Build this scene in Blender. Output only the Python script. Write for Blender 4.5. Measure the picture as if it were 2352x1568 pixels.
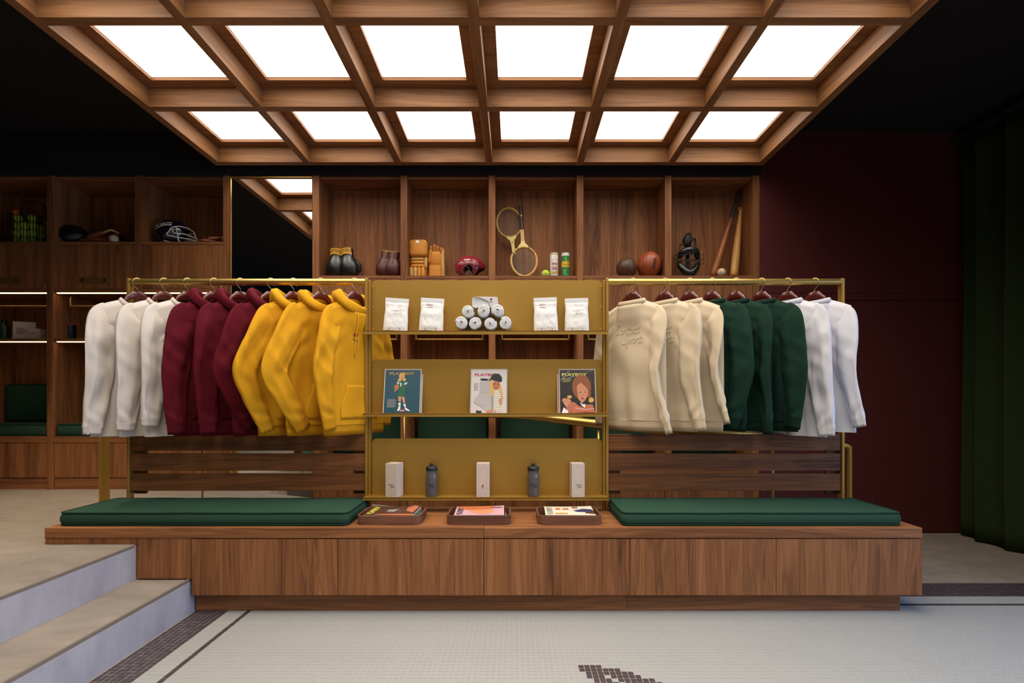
import bpy, math, random
from mathutils import Vector, Matrix, noise as mnoise
for o in list(bpy.data.objects): bpy.data.objects.remove(o)
S = bpy.context.scene
PI = math.pi
# ------------------------------------------------------------------ camera
F, H, VX, VY = 1110.0, 1.15, 1181.0, 915.0          # focal length (px), eye height, vanishing point of a 2352x1568 frame
cam = bpy.data.cameras.new('camera'); camo = bpy.data.objects.new('camera', cam)
S.collection.objects.link(camo)
cam.sensor_width = 36.0; cam.lens = F / 2352 * 36
cam.shift_x = (1176 - VX) / 2352; cam.shift_y = (VY - 784) / 2352
camo.location = (0, 0, H); camo.rotation_euler = (PI / 2, 0, 0)
cam.clip_start = 0.05
S.camera = camo
S.cycles.use_light_tree = False; S.cycles.max_bounces = 6; S.cycles.adaptive_threshold = .02; S.cycles.diffuse_bounces = 3; S.cycles.glossy_bounces = 3; S.cycles.transmission_bounces = 4
# ------------------------------------------------------------------ view, world and big lights
S.view_settings.view_transform = 'Standard'; S.view_settings.look = 'None'
S.view_settings.gamma = 1.0; S.view_settings.use_curve_mapping = False
S.view_settings.exposure = 0.0
PANEL_L = 3.7          # radiance of the diffuser sheets in the ceiling
PANEL_W = 3.1          # watts of the area light added under each ceiling panel
PANEL_SPREAD = 130      # beam angle of that added light, narrowed to throw more downward
WINDOW_W = 74.0         # daylight through the shop window on the right
FRONT_W = 14.0          # fill light added behind the camera
w = bpy.data.worlds.new('world'); S.world = w; w.use_nodes = True
w.node_tree.nodes['Background'].inputs[0].default_value = (0.30, 0.40, 0.60, 1)
w.node_tree.nodes['Background'].inputs[1].default_value = 0.02
def area(name, loc, rot, sx, sy, watts, col, spread=180):
    l = bpy.data.lights.new(name, 'AREA'); l.shape = 'RECTANGLE'; l.size = sx; l.size_y = sy
    l.energy = watts; l.color = col; l.spread = math.radians(spread)
    o = bpy.data.objects.new(name, l); o.location = loc; o.rotation_euler = rot
    S.collection.objects.link(o); return o
area('window_daylight', (3.98, 0.75, 1.55), (0, math.radians(63), 0), 2.1, 2.7, WINDOW_W, (0.40, 0.58, 1.0), 130)
area('front_fill', (0.9, -3.92, 1.5), (math.radians(90), 0, 0), 4.6, 2.6, FRONT_W, (0.86, 0.93, 1.0))  # added fill, brightens the upright faces from behind the camera

# ------------------------------------------------------------------ helpers
COL = S.collection
def lin(h):
    h = h.lstrip('#'); c = [int(h[i:i + 2], 16) / 255 for i in (0, 2, 4)]
    return tuple(x / 12.92 if x <= .04045 else ((x + .055) / 1.055) ** 2.4 for x in c)
def P(px, py, d):
    return Vector(((px - VX) * d / F, d, H - (py - VY) * d / F))
def X(px, d): return (px - VX) * d / F
def Z(py, d): return H - (py - VY) * d / F

class MB:
    """collects geometry; build() links it as one mesh object"""
    def __init__(s): s.v = []; s.f = []; s.m = []; s.mi = 0
    def add(s, vs, fs):
        b = len(s.v); s.v += [tuple(v) for v in vs]
        for f in fs: s.f.append(tuple(b + i for i in f)); s.m.append(s.mi)
        return s
    def box(s, x0, x1, y0, y1, z0, z1):
        vs = [(x, y, z) for z in (z0, z1) for y in (y0, y1) for x in (x0, x1)]
        return s.add(vs, [(0, 2, 3, 1), (4, 5, 7, 6), (0, 1, 5, 4), (2, 6, 7, 3), (0, 4, 6, 2), (1, 3, 7, 5)])
    def quad(s, a, b, c, d): return s.add([a, b, c, d], [(0, 1, 2, 3)])
    def loft(s, rings, cap=True, closed=True):
        n = len(rings[0]); vs = [p for r in rings for p in r]; fs = []
        for i in range(len(rings) - 1):
            for j in range(n if closed else n - 1):
                k = (j + 1) % n
                fs.append((i * n + j, i * n + k, (i + 1) * n + k, (i + 1) * n + j))
        if cap:
            fs.append(tuple(range(n))[::-1]); fs.append(tuple((len(rings) - 1) * n + j for j in range(n)))
        return s.add(vs, fs)
    def lathe(s, prof, n=24, c=(0, 0, 0), cap=True):
        rings = [[(c[0] + r * math.cos(2 * PI * j / n), c[1] + r * math.sin(2 * PI * j / n), c[2] + z) for j in range(n)] for r, z in prof]
        return s.loft(rings, cap)
    def tube(s, pts, r, n=10, closed=False, flat=1.0, up=None, cap=True):
        pts = [Vector(p) for p in pts]; m = len(pts)
        rs = r if isinstance(r, (list, tuple)) else [r] * m
        tan = []
        for i in range(m):
            a = pts[i - 1] if (i > 0 or closed) else pts[i]
            b = pts[(i + 1) % m] if (i < m - 1 or closed) else pts[i]
            t = b - a; tan.append(t.normalized() if t.length > 1e-9 else Vector((0, 0, 1)))
        u = Vector(up) if up else (Vector((0, 0, 1)) if abs(tan[0].z) < .9 else Vector((1, 0, 0)))
        rings = []
        for i in range(m):
            t = tan[i]; u = (u - t * u.dot(t))
            u = u.normalized() if u.length > 1e-6 else t.orthogonal().normalized()
            w_ = t.cross(u)
            rings.append([pts[i] + (u * math.cos(2 * PI * j / n) * flat + w_ * math.sin(2 * PI * j / n)) * rs[i] for j in range(n)])
        if closed: rings.append(rings[0]); return s.loft(rings, False)
        return s.loft(rings, cap)
    def ball(s, c, rx, ry=None, rz=None, n=20, m=12, fn=None):
        ry = ry or rx; rz = rz or rx; rings = []
        for i in range(m + 1):
            a = -PI / 2 + PI * i / m; a = max(-PI / 2 + 1e-3, min(PI / 2 - 1e-3, a))
            ring = []
            for j in range(n):
                b = 2 * PI * j / n
                d = Vector((math.cos(a) * math.cos(b), math.cos(a) * math.sin(b), math.sin(a)))
                k = fn(d) if fn else 1.0
                ring.append((c[0] + d.x * rx * k, c[1] + d.y * ry * k, c[2] + d.z * rz * k))
            rings.append(ring)
        return s.loft(rings, True)
    def prism(s, poly, fn, d0, d1):
        """poly: list of (a,b); fn(a,b,d) -> point"""
        n = len(poly); vs = [fn(a, b, d0) for a, b in poly] + [fn(a, b, d1) for a, b in poly]
        fs = [tuple(range(n))[::-1], tuple(range(n, 2 * n))] + [(i, (i + 1) % n, n + (i + 1) % n, n + i) for i in range(n)]
        return s.add(vs, fs)
    def grid(s, nu, nv, fn, close_u=False):
        vs = [fn(i / nu, j / nv) for j in range(nv + 1) for i in range(nu + (0 if close_u else 1))]
        w_ = nu + (0 if close_u else 1); fs = []
        for j in range(nv):
            for i in range(nu):
                k = (i + 1) % w_
                fs.append((j * w_ + i, j * w_ + k, (j + 1) * w_ + k, (j + 1) * w_ + i))
        return s.add(vs, fs)
    def xf(s, M, start=0):
        s.v = s.v[:start] + [tuple(M @ Vector(v)) for v in s.v[start:]]; return s
    def mesh(s, name, mats, smooth=False):
        me = bpy.data.meshes.new(name); me.from_pydata(s.v, [], s.f)
        for m in (mats if isinstance(mats, (list, tuple)) else [mats]): me.materials.append(m)
        me.polygons.foreach_set('material_index', s.m)
        if smooth: me.polygons.foreach_set('use_smooth', [True] * len(s.f))
        me.update(); return me
    def build(s, name, mats, parent=None, smooth=False, bevel=0, seg=2, label=None, kind=None, fix=True, sub=0, auto=None):
        me = s.mesh(name, mats, smooth)
        if fix:
            import bmesh
            bm = bmesh.new(); bm.from_mesh(me); bmesh.ops.recalc_face_normals(bm, faces=bm.faces); bm.to_mesh(me); bm.free()
        o = bpy.data.objects.new(name, me); COL.objects.link(o)
        if parent: o.parent = parent
        if bevel:
            b = o.modifiers.new('bevel', 'BEVEL'); b.width = bevel; b.segments = seg; b.limit_method = 'ANGLE'; b.angle_limit = math.radians(40)
        if sub:
            b = o.modifiers.new('sub', 'SUBSURF'); b.levels = sub; b.render_levels = sub
        if auto and smooth:
            try: me.set_sharp_from_angle(angle=math.radians(auto))
            except Exception: pass
        if label: o['label'] = label
        if kind: o['kind'] = kind
        return o

def box(name, mat, x0, x1, y0, y1, z0, z1, parent=None, bevel=0.002, label=None, kind=None):
    """a box whose origin sits at its own centre so that its grain is its own"""
    c = ((x0 + x1) / 2, (y0 + y1) / 2, (z0 + z1) / 2)
    m = MB().box(x0 - c[0], x1 - c[0], y0 - c[1], y1 - c[1], z0 - c[2], z1 - c[2])
    o = m.build(name, mat, parent, bevel=bevel, label=label, kind=kind, fix=False)
    o.location = Vector(c) - (parent_loc(parent) if parent else Vector((0, 0, 0)))
    return o
def parent_loc(p):
    v = Vector((0, 0, 0))
    while p: v += p.location; p = p.parent
    return v
def tag(o, label, cat, group=None, kind=None):
    o['label'] = label; o['category'] = cat
    if group: o['group'] = group
    if kind: o['kind'] = kind
    return o
def thing(name, label, cat, loc=(0, 0, 0), rotz=0, group=None):
    o = bpy.data.objects.new(name, None); o.empty_display_size = .05; COL.objects.link(o)
    o.location = loc; o.rotation_euler = (0, 0, rotz)
    return tag(o, label, cat, group)
def struct(o):
    o['kind'] = 'structure'; return o
def bez(pts, n=8, closed=False):
    """Catmull-Rom through points"""
    pts = [Vector(p) for p in pts]; m = len(pts); out = []
    rng = range(m) if closed else range(m - 1)
    for i in rng:
        p0 = pts[(i - 1) % m] if (closed or i > 0) else pts[0] * 2 - pts[1]
        p1 = pts[i]; p2 = pts[(i + 1) % m]
        p3 = pts[(i + 2) % m] if (closed or i + 2 < m) else pts[m - 1] * 2 - pts[m - 2]
        for k in range(n):
            t = k / n
            out.append(.5 * ((2 * p1) + (p2 - p0) * t + (2 * p0 - 5 * p1 + 4 * p2 - p3) * t * t + (3 * p1 - p0 - 3 * p2 + p3) * t ** 3))
    if not closed: out.append(pts[-1])
    return out
def interp(tab, t):
    if t <= tab[0][0]: return tab[0][1]
    for (a, va), (b, vb) in zip(tab, tab[1:]):
        if t <= b:
            k = (t - a) / (b - a); k = k * k * (3 - 2 * k)
            return va + (vb - va) * k
    return tab[-1][1]

# ------------------------------------------------------------------ materials
def newmat(name):
    m = bpy.data.materials.new(name); m.use_nodes = True
    return m, m.node_tree.nodes, m.node_tree.links, m.node_tree.nodes['Principled BSDF']
def plain(name, col, rough=.6, metal=0, spec=.5, noise=0, nscale=30, bump=0, bscale=200, sheen=0, coat=0):
    m, N, L, B = newmat(name)
    if isinstance(col, str): col = lin(col)
    B.inputs['Base Color'].default_value = (*col, 1); B.inputs['Roughness'].default_value = rough
    B.inputs['Metallic'].default_value = metal; B.inputs['Specular IOR Level'].default_value = spec
    if sheen: B.inputs['Sheen Weight'].default_value = sheen; B.inputs['Sheen Roughness'].default_value = .5
    if coat: B.inputs['Coat Weight'].default_value = coat; B.inputs['Coat Roughness'].default_value = .1
    if not noise and not bump: return m
    tc = N.new('ShaderNodeTexCoord')
    nz = N.new('ShaderNodeTexNoise'); nz.inputs['Scale'].default_value = nscale; nz.inputs['Detail'].default_value = 2
    L.new(tc.outputs['Object'], nz.inputs['Vector'])
    mx = N.new('ShaderNodeMix'); mx.data_type = 'RGBA'
    k = noise or .04
    mx.inputs['A'].default_value = (*[c * (1 - k) for c in col], 1); mx.inputs['B'].default_value = (*[min(1, c * (1 + k)) for c in col], 1)
    L.new(nz.outputs['Fac'], mx.inputs['Factor']); L.new(mx.outputs['Result'], B.inputs['Base Color'])
    if bump:
        n2 = N.new('ShaderNodeTexNoise'); n2.inputs['Scale'].default_value = bscale; n2.inputs['Detail'].default_value = 0
        L.new(tc.outputs['Object'], n2.inputs['Vector'])
        bp = N.new('ShaderNodeBump'); bp.inputs['Strength'].default_value = bump; bp.inputs['Distance'].default_value = .002
        L.new(n2.outputs['Fac'], bp.inputs['Height']); L.new(bp.outputs['Normal'], B.inputs['Normal'])
    return m
def wood(name, dark, light, grain='z', rough=.5, sc=1.0, spec=.22):
    m, N, L, B = newmat(name)
    if isinstance(dark, str): dark = lin(dark)
    if isinstance(light, str): light = lin(light)
    tc = N.new('ShaderNodeTexCoord'); oi = N.new('ShaderNodeObjectInfo')
    mul = N.new('ShaderNodeVectorMath'); mul.operation = 'SCALE'; mul.inputs[0].default_value = (7.3, 11.7, 5.1)
    L.new(oi.outputs['Random'], mul.inputs['Scale'])
    ad = N.new('ShaderNodeVectorMath'); ad.operation = 'ADD'
    L.new(tc.outputs['Object'], ad.inputs[0]); L.new(mul.outputs[0], ad.inputs[1])
    def mp(a, b):
        s = {'x': (b, a, a), 'y': (a, b, a), 'z': (a, a, b)}[grain]
        n = N.new('ShaderNodeMapping'); n.inputs['Scale'].default_value = [q * sc for q in s]
        L.new(ad.outputs[0], n.inputs['Vector']); return n
    m1 = mp(11, .55); m2 = mp(300, 4)
    n1 = N.new('ShaderNodeTexNoise'); n1.inputs['Scale'].default_value = 1; n1.inputs['Detail'].default_value = 3; n1.inputs['Distortion'].default_value = .9
    L.new(m1.outputs[0], n1.inputs['Vector'])
    # growth rings: fold the smooth noise into bands
    rg = N.new('ShaderNodeMath'); rg.operation = 'MULTIPLY'; rg.inputs[1].default_value = 60; L.new(n1.outputs['Fac'], rg.inputs[0])
    sn = N.new('ShaderNodeMath'); sn.operation = 'SINE'; L.new(rg.outputs[0], sn.inputs[0])
    sm = N.new('ShaderNodeMath'); sm.operation = 'MULTIPLY_ADD'; sm.inputs[1].default_value = .5; sm.inputs[2].default_value = .5; L.new(sn.outputs[0], sm.inputs[0])
    n2 = N.new('ShaderNodeTexNoise'); n2.inputs['Scale'].default_value = 1; n2.inputs['Detail'].default_value = 2
    L.new(m2.outputs[0], n2.inputs['Vector'])
    mixf = N.new('ShaderNodeMath'); mixf.operation = 'MULTIPLY_ADD'; mixf.inputs[1].default_value = .13; L.new(sm.outputs[0], mixf.inputs[0])
    hf = N.new('ShaderNodeMath'); hf.operation = 'MULTIPLY'; hf.inputs[1].default_value = .80; L.new(n1.outputs['Fac'], hf.inputs[0])
    L.new(hf.outputs[0], mixf.inputs[2])
    m3 = N.new('ShaderNodeMath'); m3.operation = 'MULTIPLY_ADD'; m3.inputs[1].default_value = .42; L.new(n2.outputs['Fac'], m3.inputs[0]); L.new(mixf.outputs[0], m3.inputs[2])
    rp = N.new('ShaderNodeValToRGB'); e = rp.color_ramp.elements
    e[0].position = .36; e[0].color = (*dark, 1); e[1].position = .98; e[1].color = (*light, 1)
    L.new(m3.outputs[0], rp.inputs['Fac']); L.new(rp.outputs['Color'], B.inputs['Base Color'])
    B.inputs['Roughness'].default_value = rough; B.inputs['Specular IOR Level'].default_value = spec
    return m
def stone(name, a, b, rough=.7):
    m, N, L, B = newmat(name)
    a, b = lin(a), lin(b)
    tc = N.new('ShaderNodeTexCoord')
    nz = N.new('ShaderNodeTexNoise'); nz.inputs['Scale'].default_value = 3.5; nz.inputs['Detail'].default_value = 5; nz.inputs['Roughness'].default_value = .62
    mp = N.new('ShaderNodeMapping'); mp.inputs['Scale'].default_value = (1, 2.2, 1)
    L.new(tc.outputs['Object'], mp.inputs['Vector']); L.new(mp.outputs[0], nz.inputs['Vector'])
    rp = N.new('ShaderNodeValToRGB'); e = rp.color_ramp.elements
    e[0].position = .3; e[0].color = (*a, 1); e[1].position = .7; e[1].color = (*b, 1)
    L.new(nz.outputs['Fac'], rp.inputs['Fac']); L.new(rp.outputs['Color'], B.inputs['Base Color'])
    B.inputs['Roughness'].default_value = rough
    return m
def emit(name, col, s):
    m, N, L, B = newmat(name)
    B.inputs['Base Color'].default_value = (.8, .8, .8, 1)
    B.inputs['Emission Color'].default_value = (*col, 1); B.inputs['Emission Strength'].default_value = s
    B.inputs['Roughness'].default_value = .9; B.inputs['Specular IOR Level'].default_value = 0
    return m
def cloth(name, col, weave=420, fuzz=.25, bump=.25, var=.05):
    return plain(name, col, rough=.92, spec=.12, noise=var, nscale=6, bump=0, bscale=weave, sheen=0)

WD, WL = '#4b2a17', '#a86e42'
M = dict(
    wz=wood('walnut_upright', WD, WL, 'z'), wx=wood('walnut_lengthwise', WD, WL, 'x'), wy=wood('walnut_depthwise', WD, WL, 'y'),
    wslat=wood('walnut_slat', '#3a2010', '#8c5830', 'x'), wtray=wood('walnut_tray', '#40281c', '#83573e', 'x'),
    cwx=wood('ceiling_walnut_across', '#613b22', '#a27248', 'x', .5), cwy=wood('ceiling_walnut_along', '#613b22', '#a27248', 'y', .5),
    black=plain('dark_paint', '#120d0d', .85), burg=plain('burgundy_paint', '#4e1513', .6, noise=.05, nscale=3),
    stone=stone('stone_slab', '#766a5d', '#8c7f72'), riser=stone('grey_stone', '#93919a', '#a8a6ad'),
    nosing=plain('nosing_strip', '#74685b', .6), grout=plain('grout', '#b5a08c', .9),
    tilew=plain('white_tile', '#93938e', .5, noise=.05, nscale=2.5), tilek=plain('black_tile', '#3a3236', .5, noise=.1, nscale=40),
    brass=plain('satin_brass', '#ad8437', .42, metal=.55, spec=.5, noise=.06, nscale=7),
    brassr=plain('brass_tube', '#c9a359', .30, metal=.85, noise=.03), brassd=plain('aged_brass', '#6e5126', .5, metal=.15),
    greenc=cloth('green_canvas', '#2a4535', 600, .03, .15), greenp=cloth('green_piping', '#1f3628', 600, .03, .1),
    greendk=cloth('green_curtain', '#242f17', 300, .3, .2), mirror=plain('mirror_glass', (.82, .82, .80), .01, metal=1, noise=.001),
    led=emit('led_strip', (1, .66, .32), 6.0), panel=emit('light_diffuser', (1.0, .96, .89), PANEL_L),
    hanger=plain('mahogany', '#5a1f17', .22, spec=.6, noise=.2, nscale=14, coat=.4), hook=plain('brass_hook', '#d9c48a', .18, metal=1),
    chrome=plain('chrome', '#c8c8c8', .15, metal=1), blackm=plain('black_metal', '#16161a', .4, metal=.3),
    ink=plain('black_ink', '#1c1a1c', .6), white=plain('white_paper', '#e8e4de', .6),
)
# ------------------------------------------------------------------ room shell
UP = 0.374                     # height of the raised floor on the left
DL = 4.125                     # front plane of the lockers and of the burgundy wall
DF, DR = 2.571, 3.077          # front and rear of the long bench
T = .025
floor = struct(MB().box(-1.73, 4.1, -4, 4.62, -.05, -.0006).build('floor', M['grout']))
random.seed(4)
motif = {-1: [(0, 3)], -2: [(0, 6)], -3: [(1, 8)], -4: [(1, 3), (5, 9)], -5: [(2, 4), (6, 11)], -6: [(2, 5), (7, 12)], -7: [(3, 6), (8, 12)], -8: [(4, 8), (10, 12)]}
def is_black(k, c):
    if c < 7 or c == 11: return k < 24 or c < 7
    if k >= 29 or k == 24: return True
    return any(a <= c - 80 <= b for a, b in motif.get(k, []))
mw = MB().box(-.0116, .0116, -.0116, .0116, -.006, 0).mesh('tile', M['tilew'])
mk = MB().box(-.0116, .0116, -.0116, .0116, -.006, 0).mesh('tile', M['tilek'])
rest = MB(); singles = 0
for k in range(-8, 37):
    y = 2.0865 + T * (k + .5)
    for c in range(0, 214):
        x = -1.725 + T * (c + .5)
        if k > 21 and x < 1.98: continue
        bl = is_black(k, c)
        jx, jy, jz = random.uniform(-.0004, .0004), random.uniform(-.0004, .0004), random.uniform(-.00012, .0002)
        if k in (-5, -4) and singles < 300 and x < 2.06:
            o = bpy.data.objects.new('tile', mk if bl else mw); o.location = (x + jx, y + jy, jz); o.parent = floor
            COL.objects.link(o); singles += 1
        else:
            rest.mi = 1 if bl else 0
            s = .0116
            b0 = [(x + jx + a * s, y + jy + b * s, z) for z in (-.006, jz) for b in (-1, 1) for a in (-1, 1)]
            rest.add(b0, [(4, 5, 7, 6), (0, 1, 5, 4), (2, 6, 7, 3), (0, 4, 6, 2), (1, 3, 7, 5)])
rest.build('mosaic_tiles', [M['tilew'], M['tilek']], floor, kind='stuff', fix=False)
# nearer than the built tiles the mosaic goes on as a material
m, N, L, B = newmat('mosaic_sheet')
tc = N.new('ShaderNodeTexCoord'); bk = N.new('ShaderNodeTexBrick'); bk.offset = 0; bk.squash = 1
bk.inputs['Scale'].default_value = 1; bk.inputs['Brick Width'].default_value = T; bk.inputs['Row Height'].default_value = T
bk.inputs['Mortar Size'].default_value = .0009; bk.inputs['Color1'].default_value = (*lin('#93938e'), 1); bk.inputs['Color2'].default_value = (*lin('#91918b'), 1)
bk.inputs['Mortar'].default_value = (*lin('#b09b87'), 1)
L.new(tc.outputs['Object'], bk.inputs['Vector']); L.new(bk.outputs['Color'], B.inputs['Base Color']); B.inputs['Roughness'].default_value = .5
MB().box(-1.725, 4.1, -4, 2.0865 - 8 * T, -.0005, .0001).build('mosaic_sheet', m, floor)
# stone slabs of the lower floor at the back
ys = [2.0865 + 37 * T, 3.80, 4.62]; xs = [-1.73, -.485, .715, 1.915, 3.115, 4.1]
for j in range(2):
    for i in range(5):
        box('slab', M['stone'], xs[i] + .001, xs[i + 1] - .001, ys[j] + .001, ys[j + 1] - .001, -.0005, .0004, floor, bevel=.0003)
# raised floor
rf = MB()
rf.box(-5.2, -2.018, -4, DF, -.05, UP - .005); rf.box(-5.2, -2.018, DF, 4.62, -.05, UP - .005)
rf = struct(rf.build('floor_raised', M['grout']))
sx = [-5.2, -4.785, -3.585, -2.385, -2.02]; sy = [-4, -1.72, -.52, .68, 1.88, 3.08, 4.28, 4.6]
for i in range(4):
    for j in range(len(sy) - 1):
        box('slab', M['stone'], sx[i] + .001, sx[i + 1] - .001, sy[j] + .001, sy[j + 1] - .001, UP - .005, UP, rf, bevel=.0006)
edge = bez([(-.05, 3.10, 0), (-.5, 3.31, 0), (-1, 3.54, 0), (-1.607, 3.79, 0), (-1.908, 3.915, 0), (-2.25, 4.055, 0), (-2.40, 4.118, 0)], 5)
poly = [(-2.02, DR + .02), (-.05, DR + .02)] + [(p.x, p.y) for p in edge] + [(-2.40, 4.6), (-2.02, 4.6)]
poly = [(-2.016, DR + .02), (-.05, DR + .02)] + [(p.x, p.y) for p in edge if p.x > -2.0] + [(-2.016, 3.96)]
MB().prism(poly, lambda a, b, d: (a, b, d), 0, UP).build('curved_landing', M['stone'], rf)
# stairs
st = struct(MB().box(-2.018, -1.735, -4, 2.60, -.05, .18).build('stairs', M['grout']))
SZ = .1887
box('tread', M['stone'], -2.018, -1.742, -4, 2.565, .18, SZ, st, .001)
box('nosing', M['nosing'], -1.742, -1.731, -4, 2.60, .172, SZ, st, .001)
box('riser', M['riser'], -1.735, -1.7305, -4, 2.618, 0, .172, st, .0005)
box('riser', M['riser'], -2.018, -2.0135, -4, 2.565, SZ, UP - .014, st, .0005)
box('nosing', M['nosing'], -2.020, -2.0125, -4, 2.566, UP - .014, UP, st, .001)
# walls and ceiling
CZ = 3.42
struct(box('wall_left', M['black'], -5.3, -5.2, -4, 4.7, -.05, CZ, bevel=0))
wb = struct(box('wall_back', M['black'], -5.3, 4.2, 4.62, 4.72, -.05, CZ, bevel=0))
wr = MB(); wr.box(4.1, 4.2, 2.2, 4.7, -.05, CZ).box(4.1, 4.2, -4, -1.3, -.05, CZ).box(4.1, 4.2, -1.3, 2.2, 2.72, CZ).box(4.1, 4.2, -1.3, 2.2, -.05, .12)
struct(wr.build('wall_right', M['black'], fix=False))
wf = MB(); wf.box(-5.3, -1.5, -4.1, -4, -.05, CZ).box(3.3, 4.2, -4.1, -4, -.05, CZ).box(-1.5, 3.3, -4.1, -4, 2.85, CZ).box(-1.5, 3.3, -4.1, -4, -.05, .15)
struct(wf.build('wall_front', M['black'], fix=False))
w1 = struct(MB().box(4.11, 4.17, -1.3, 2.2, .12, .17).box(4.11, 4.17, -1.3, 2.2, 2.67, 2.72).box(4.11, 4.17, -1.3, -1.25, .17, 2.67).box(4.11, 4.17, 2.15, 2.2, .17, 2.67).box(4.11, 4.17, .42, .47, .17, 2.67).build('window_1', M['blackm'], fix=False))
w2 = struct(MB().box(-1.5, 3.3, -4.08, -4.02, .15, .21).box(-1.5, 3.3, -4.08, -4.02, 2.79, 2.85).box(-1.5, -1.44, -4.08, -4.02, .21, 2.79).box(3.24, 3.3, -4.08, -4.02, .21, 2.79).box(.87, .93, -4.08, -4.02, .21, 2.79).build('window_2', M['blackm'], fix=False))
ceil = struct(box('ceiling', M['black'], -5.3, 4.2, -4.1, 4.7, CZ, CZ + .1, bevel=0))
struct(box('trim_1', M['black'], -5.2, 2.098, DL - .02, 4.61, 3.058, CZ, bevel=.002))          # dark header over the lockers
# burgundy wall panels on the right of the lockers
bw = struct(box('wall_burgundy', M['burg'], 2.0985, 4.1, DL + .012, 4.60, 0, CZ, bevel=0))
bx = [2.10, 3.09, 3.63, 4.10]
for i in range(3):
    box('wall_panel', M['burg'], bx[i] + .0015, bx[i + 1] - .0015, DL, DL + .014, .012, 1.985, bw, .0015)
box('wall_panel', M['burg'], 2.10, 4.10, DL, DL + .014, 2.05, CZ, bw, .0015)
box('ledge', M['burg'], 2.10, 4.10, DL - .006, DL + .014, 1.99, 2.046, bw, .0015)

# ------------------------------------------------------------------ coffered ceiling with light panels
ZC, PX_, PY_, BW = 3.0926, .7515, .7545, .056
bx0, by0 = -2.4615, 4.002                     # centre of the left rim and of the rear rim
NR = 6; HB = .128
yf = by0 - NR * PY_
for i in range(7):
    x = bx0 + PX_ * i
    box('beam', M['cwy'], x - BW / 2, x + BW / 2, yf - BW / 2, by0 + BW / 2, ZC, ZC + HB + .06, ceil, .0012)
for j in range(NR + 1):
    for i in range(6):
        x = bx0 + PX_ * i
        y = by0 - PY_ * j
        box('cross_beam', M['cwx'], x + BW / 2, x + PX_ - BW / 2, y - BW / 2, y + BW / 2, ZC + .0006, ZC + HB + .06, ceil, .0012)
rows = ['rear', 'second', 'third', 'fourth', 'fifth', 'sixth']
cols = ['leftmost', 'second from the left', 'third from the left', 'third from the right', 'second from the right', 'rightmost']
LG = .075
for j in range(NR):
    for i in range(6):
        xa = bx0 + PX_ * i + BW / 2; xb = xa + PX_ - BW; yb = by0 - PY_ * j - BW / 2; ya = yb - PY_ + BW
        z0 = ZC + HB
        fr = MB()
        for (l, z1, z2) in ((0, z0, z0 + .012), (LG - .012, z0 + .012, z0 + .03)):
            a, b, c, d = xa + l, xb - l, ya + l, yb - l; k = LG - l if l == 0 else .012
            fr.box(a, a + k, c, d, z1, z2).box(b - k, b, c, d, z1, z2).box(a + k, b - k, c, c + k, z1, z2).box(a + k, b - k, d - k, d, z1, z2)
        fr.xf(Matrix.Translation(-Vector(ceil.location))).build('coffer_frame', M['cwx'], ceil, bevel=.001, fix=False)
        lab = f'white ceiling light panel, {cols[i]} in the {rows[j]} coffer row from the lockers'
        p = MB().box(-.30, .30, -.30, .30, .001, .008); p.mi = 1; p.quad((-.30, -.30, 0), (-.30, .30, 0), (.30, .30, 0), (.30, -.30, 0))
        p = p.build('light_panel', [M['white'], M['panel']], fix=False)
        p.location = ((xa + xb) / 2, (ya + yb) / 2, z0 + .022)
        tag(p, lab, 'light', 'ceiling light panels')
        a = area('coffer_light', ((xa + xb) / 2, (ya + yb) / 2, z0 + .02), (0, 0, 0), .53, .53, PANEL_W, (1.0, .93, .83), PANEL_SPREAD)  # area light added to the panel's own glow
    
# a recessed downlight in the dark ceiling over the raised floor
dl = thing('downlight', 'recessed downlight in the dark ceiling over the raised floor', 'lamp', (-3.62, 2.9, CZ))
MB().lathe([(.060, 0), (.060, -.012), (.045, -.014), (.042, .0)], 24, cap=False).build('bezel', M['blackm'], dl, smooth=True)
sp = bpy.data.lights.new('downlight_bulb', 'SPOT'); sp.energy = 290; sp.spot_size = math.radians(64); sp.spot_blend = .7; sp.color = (1, .80, .58); sp.shadow_soft_size = .04
spo = bpy.data.objects.new('downlight_bulb', sp); COL.objects.link(spo); spo.parent = dl; spo.location = (0, 0, -.03)

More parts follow.
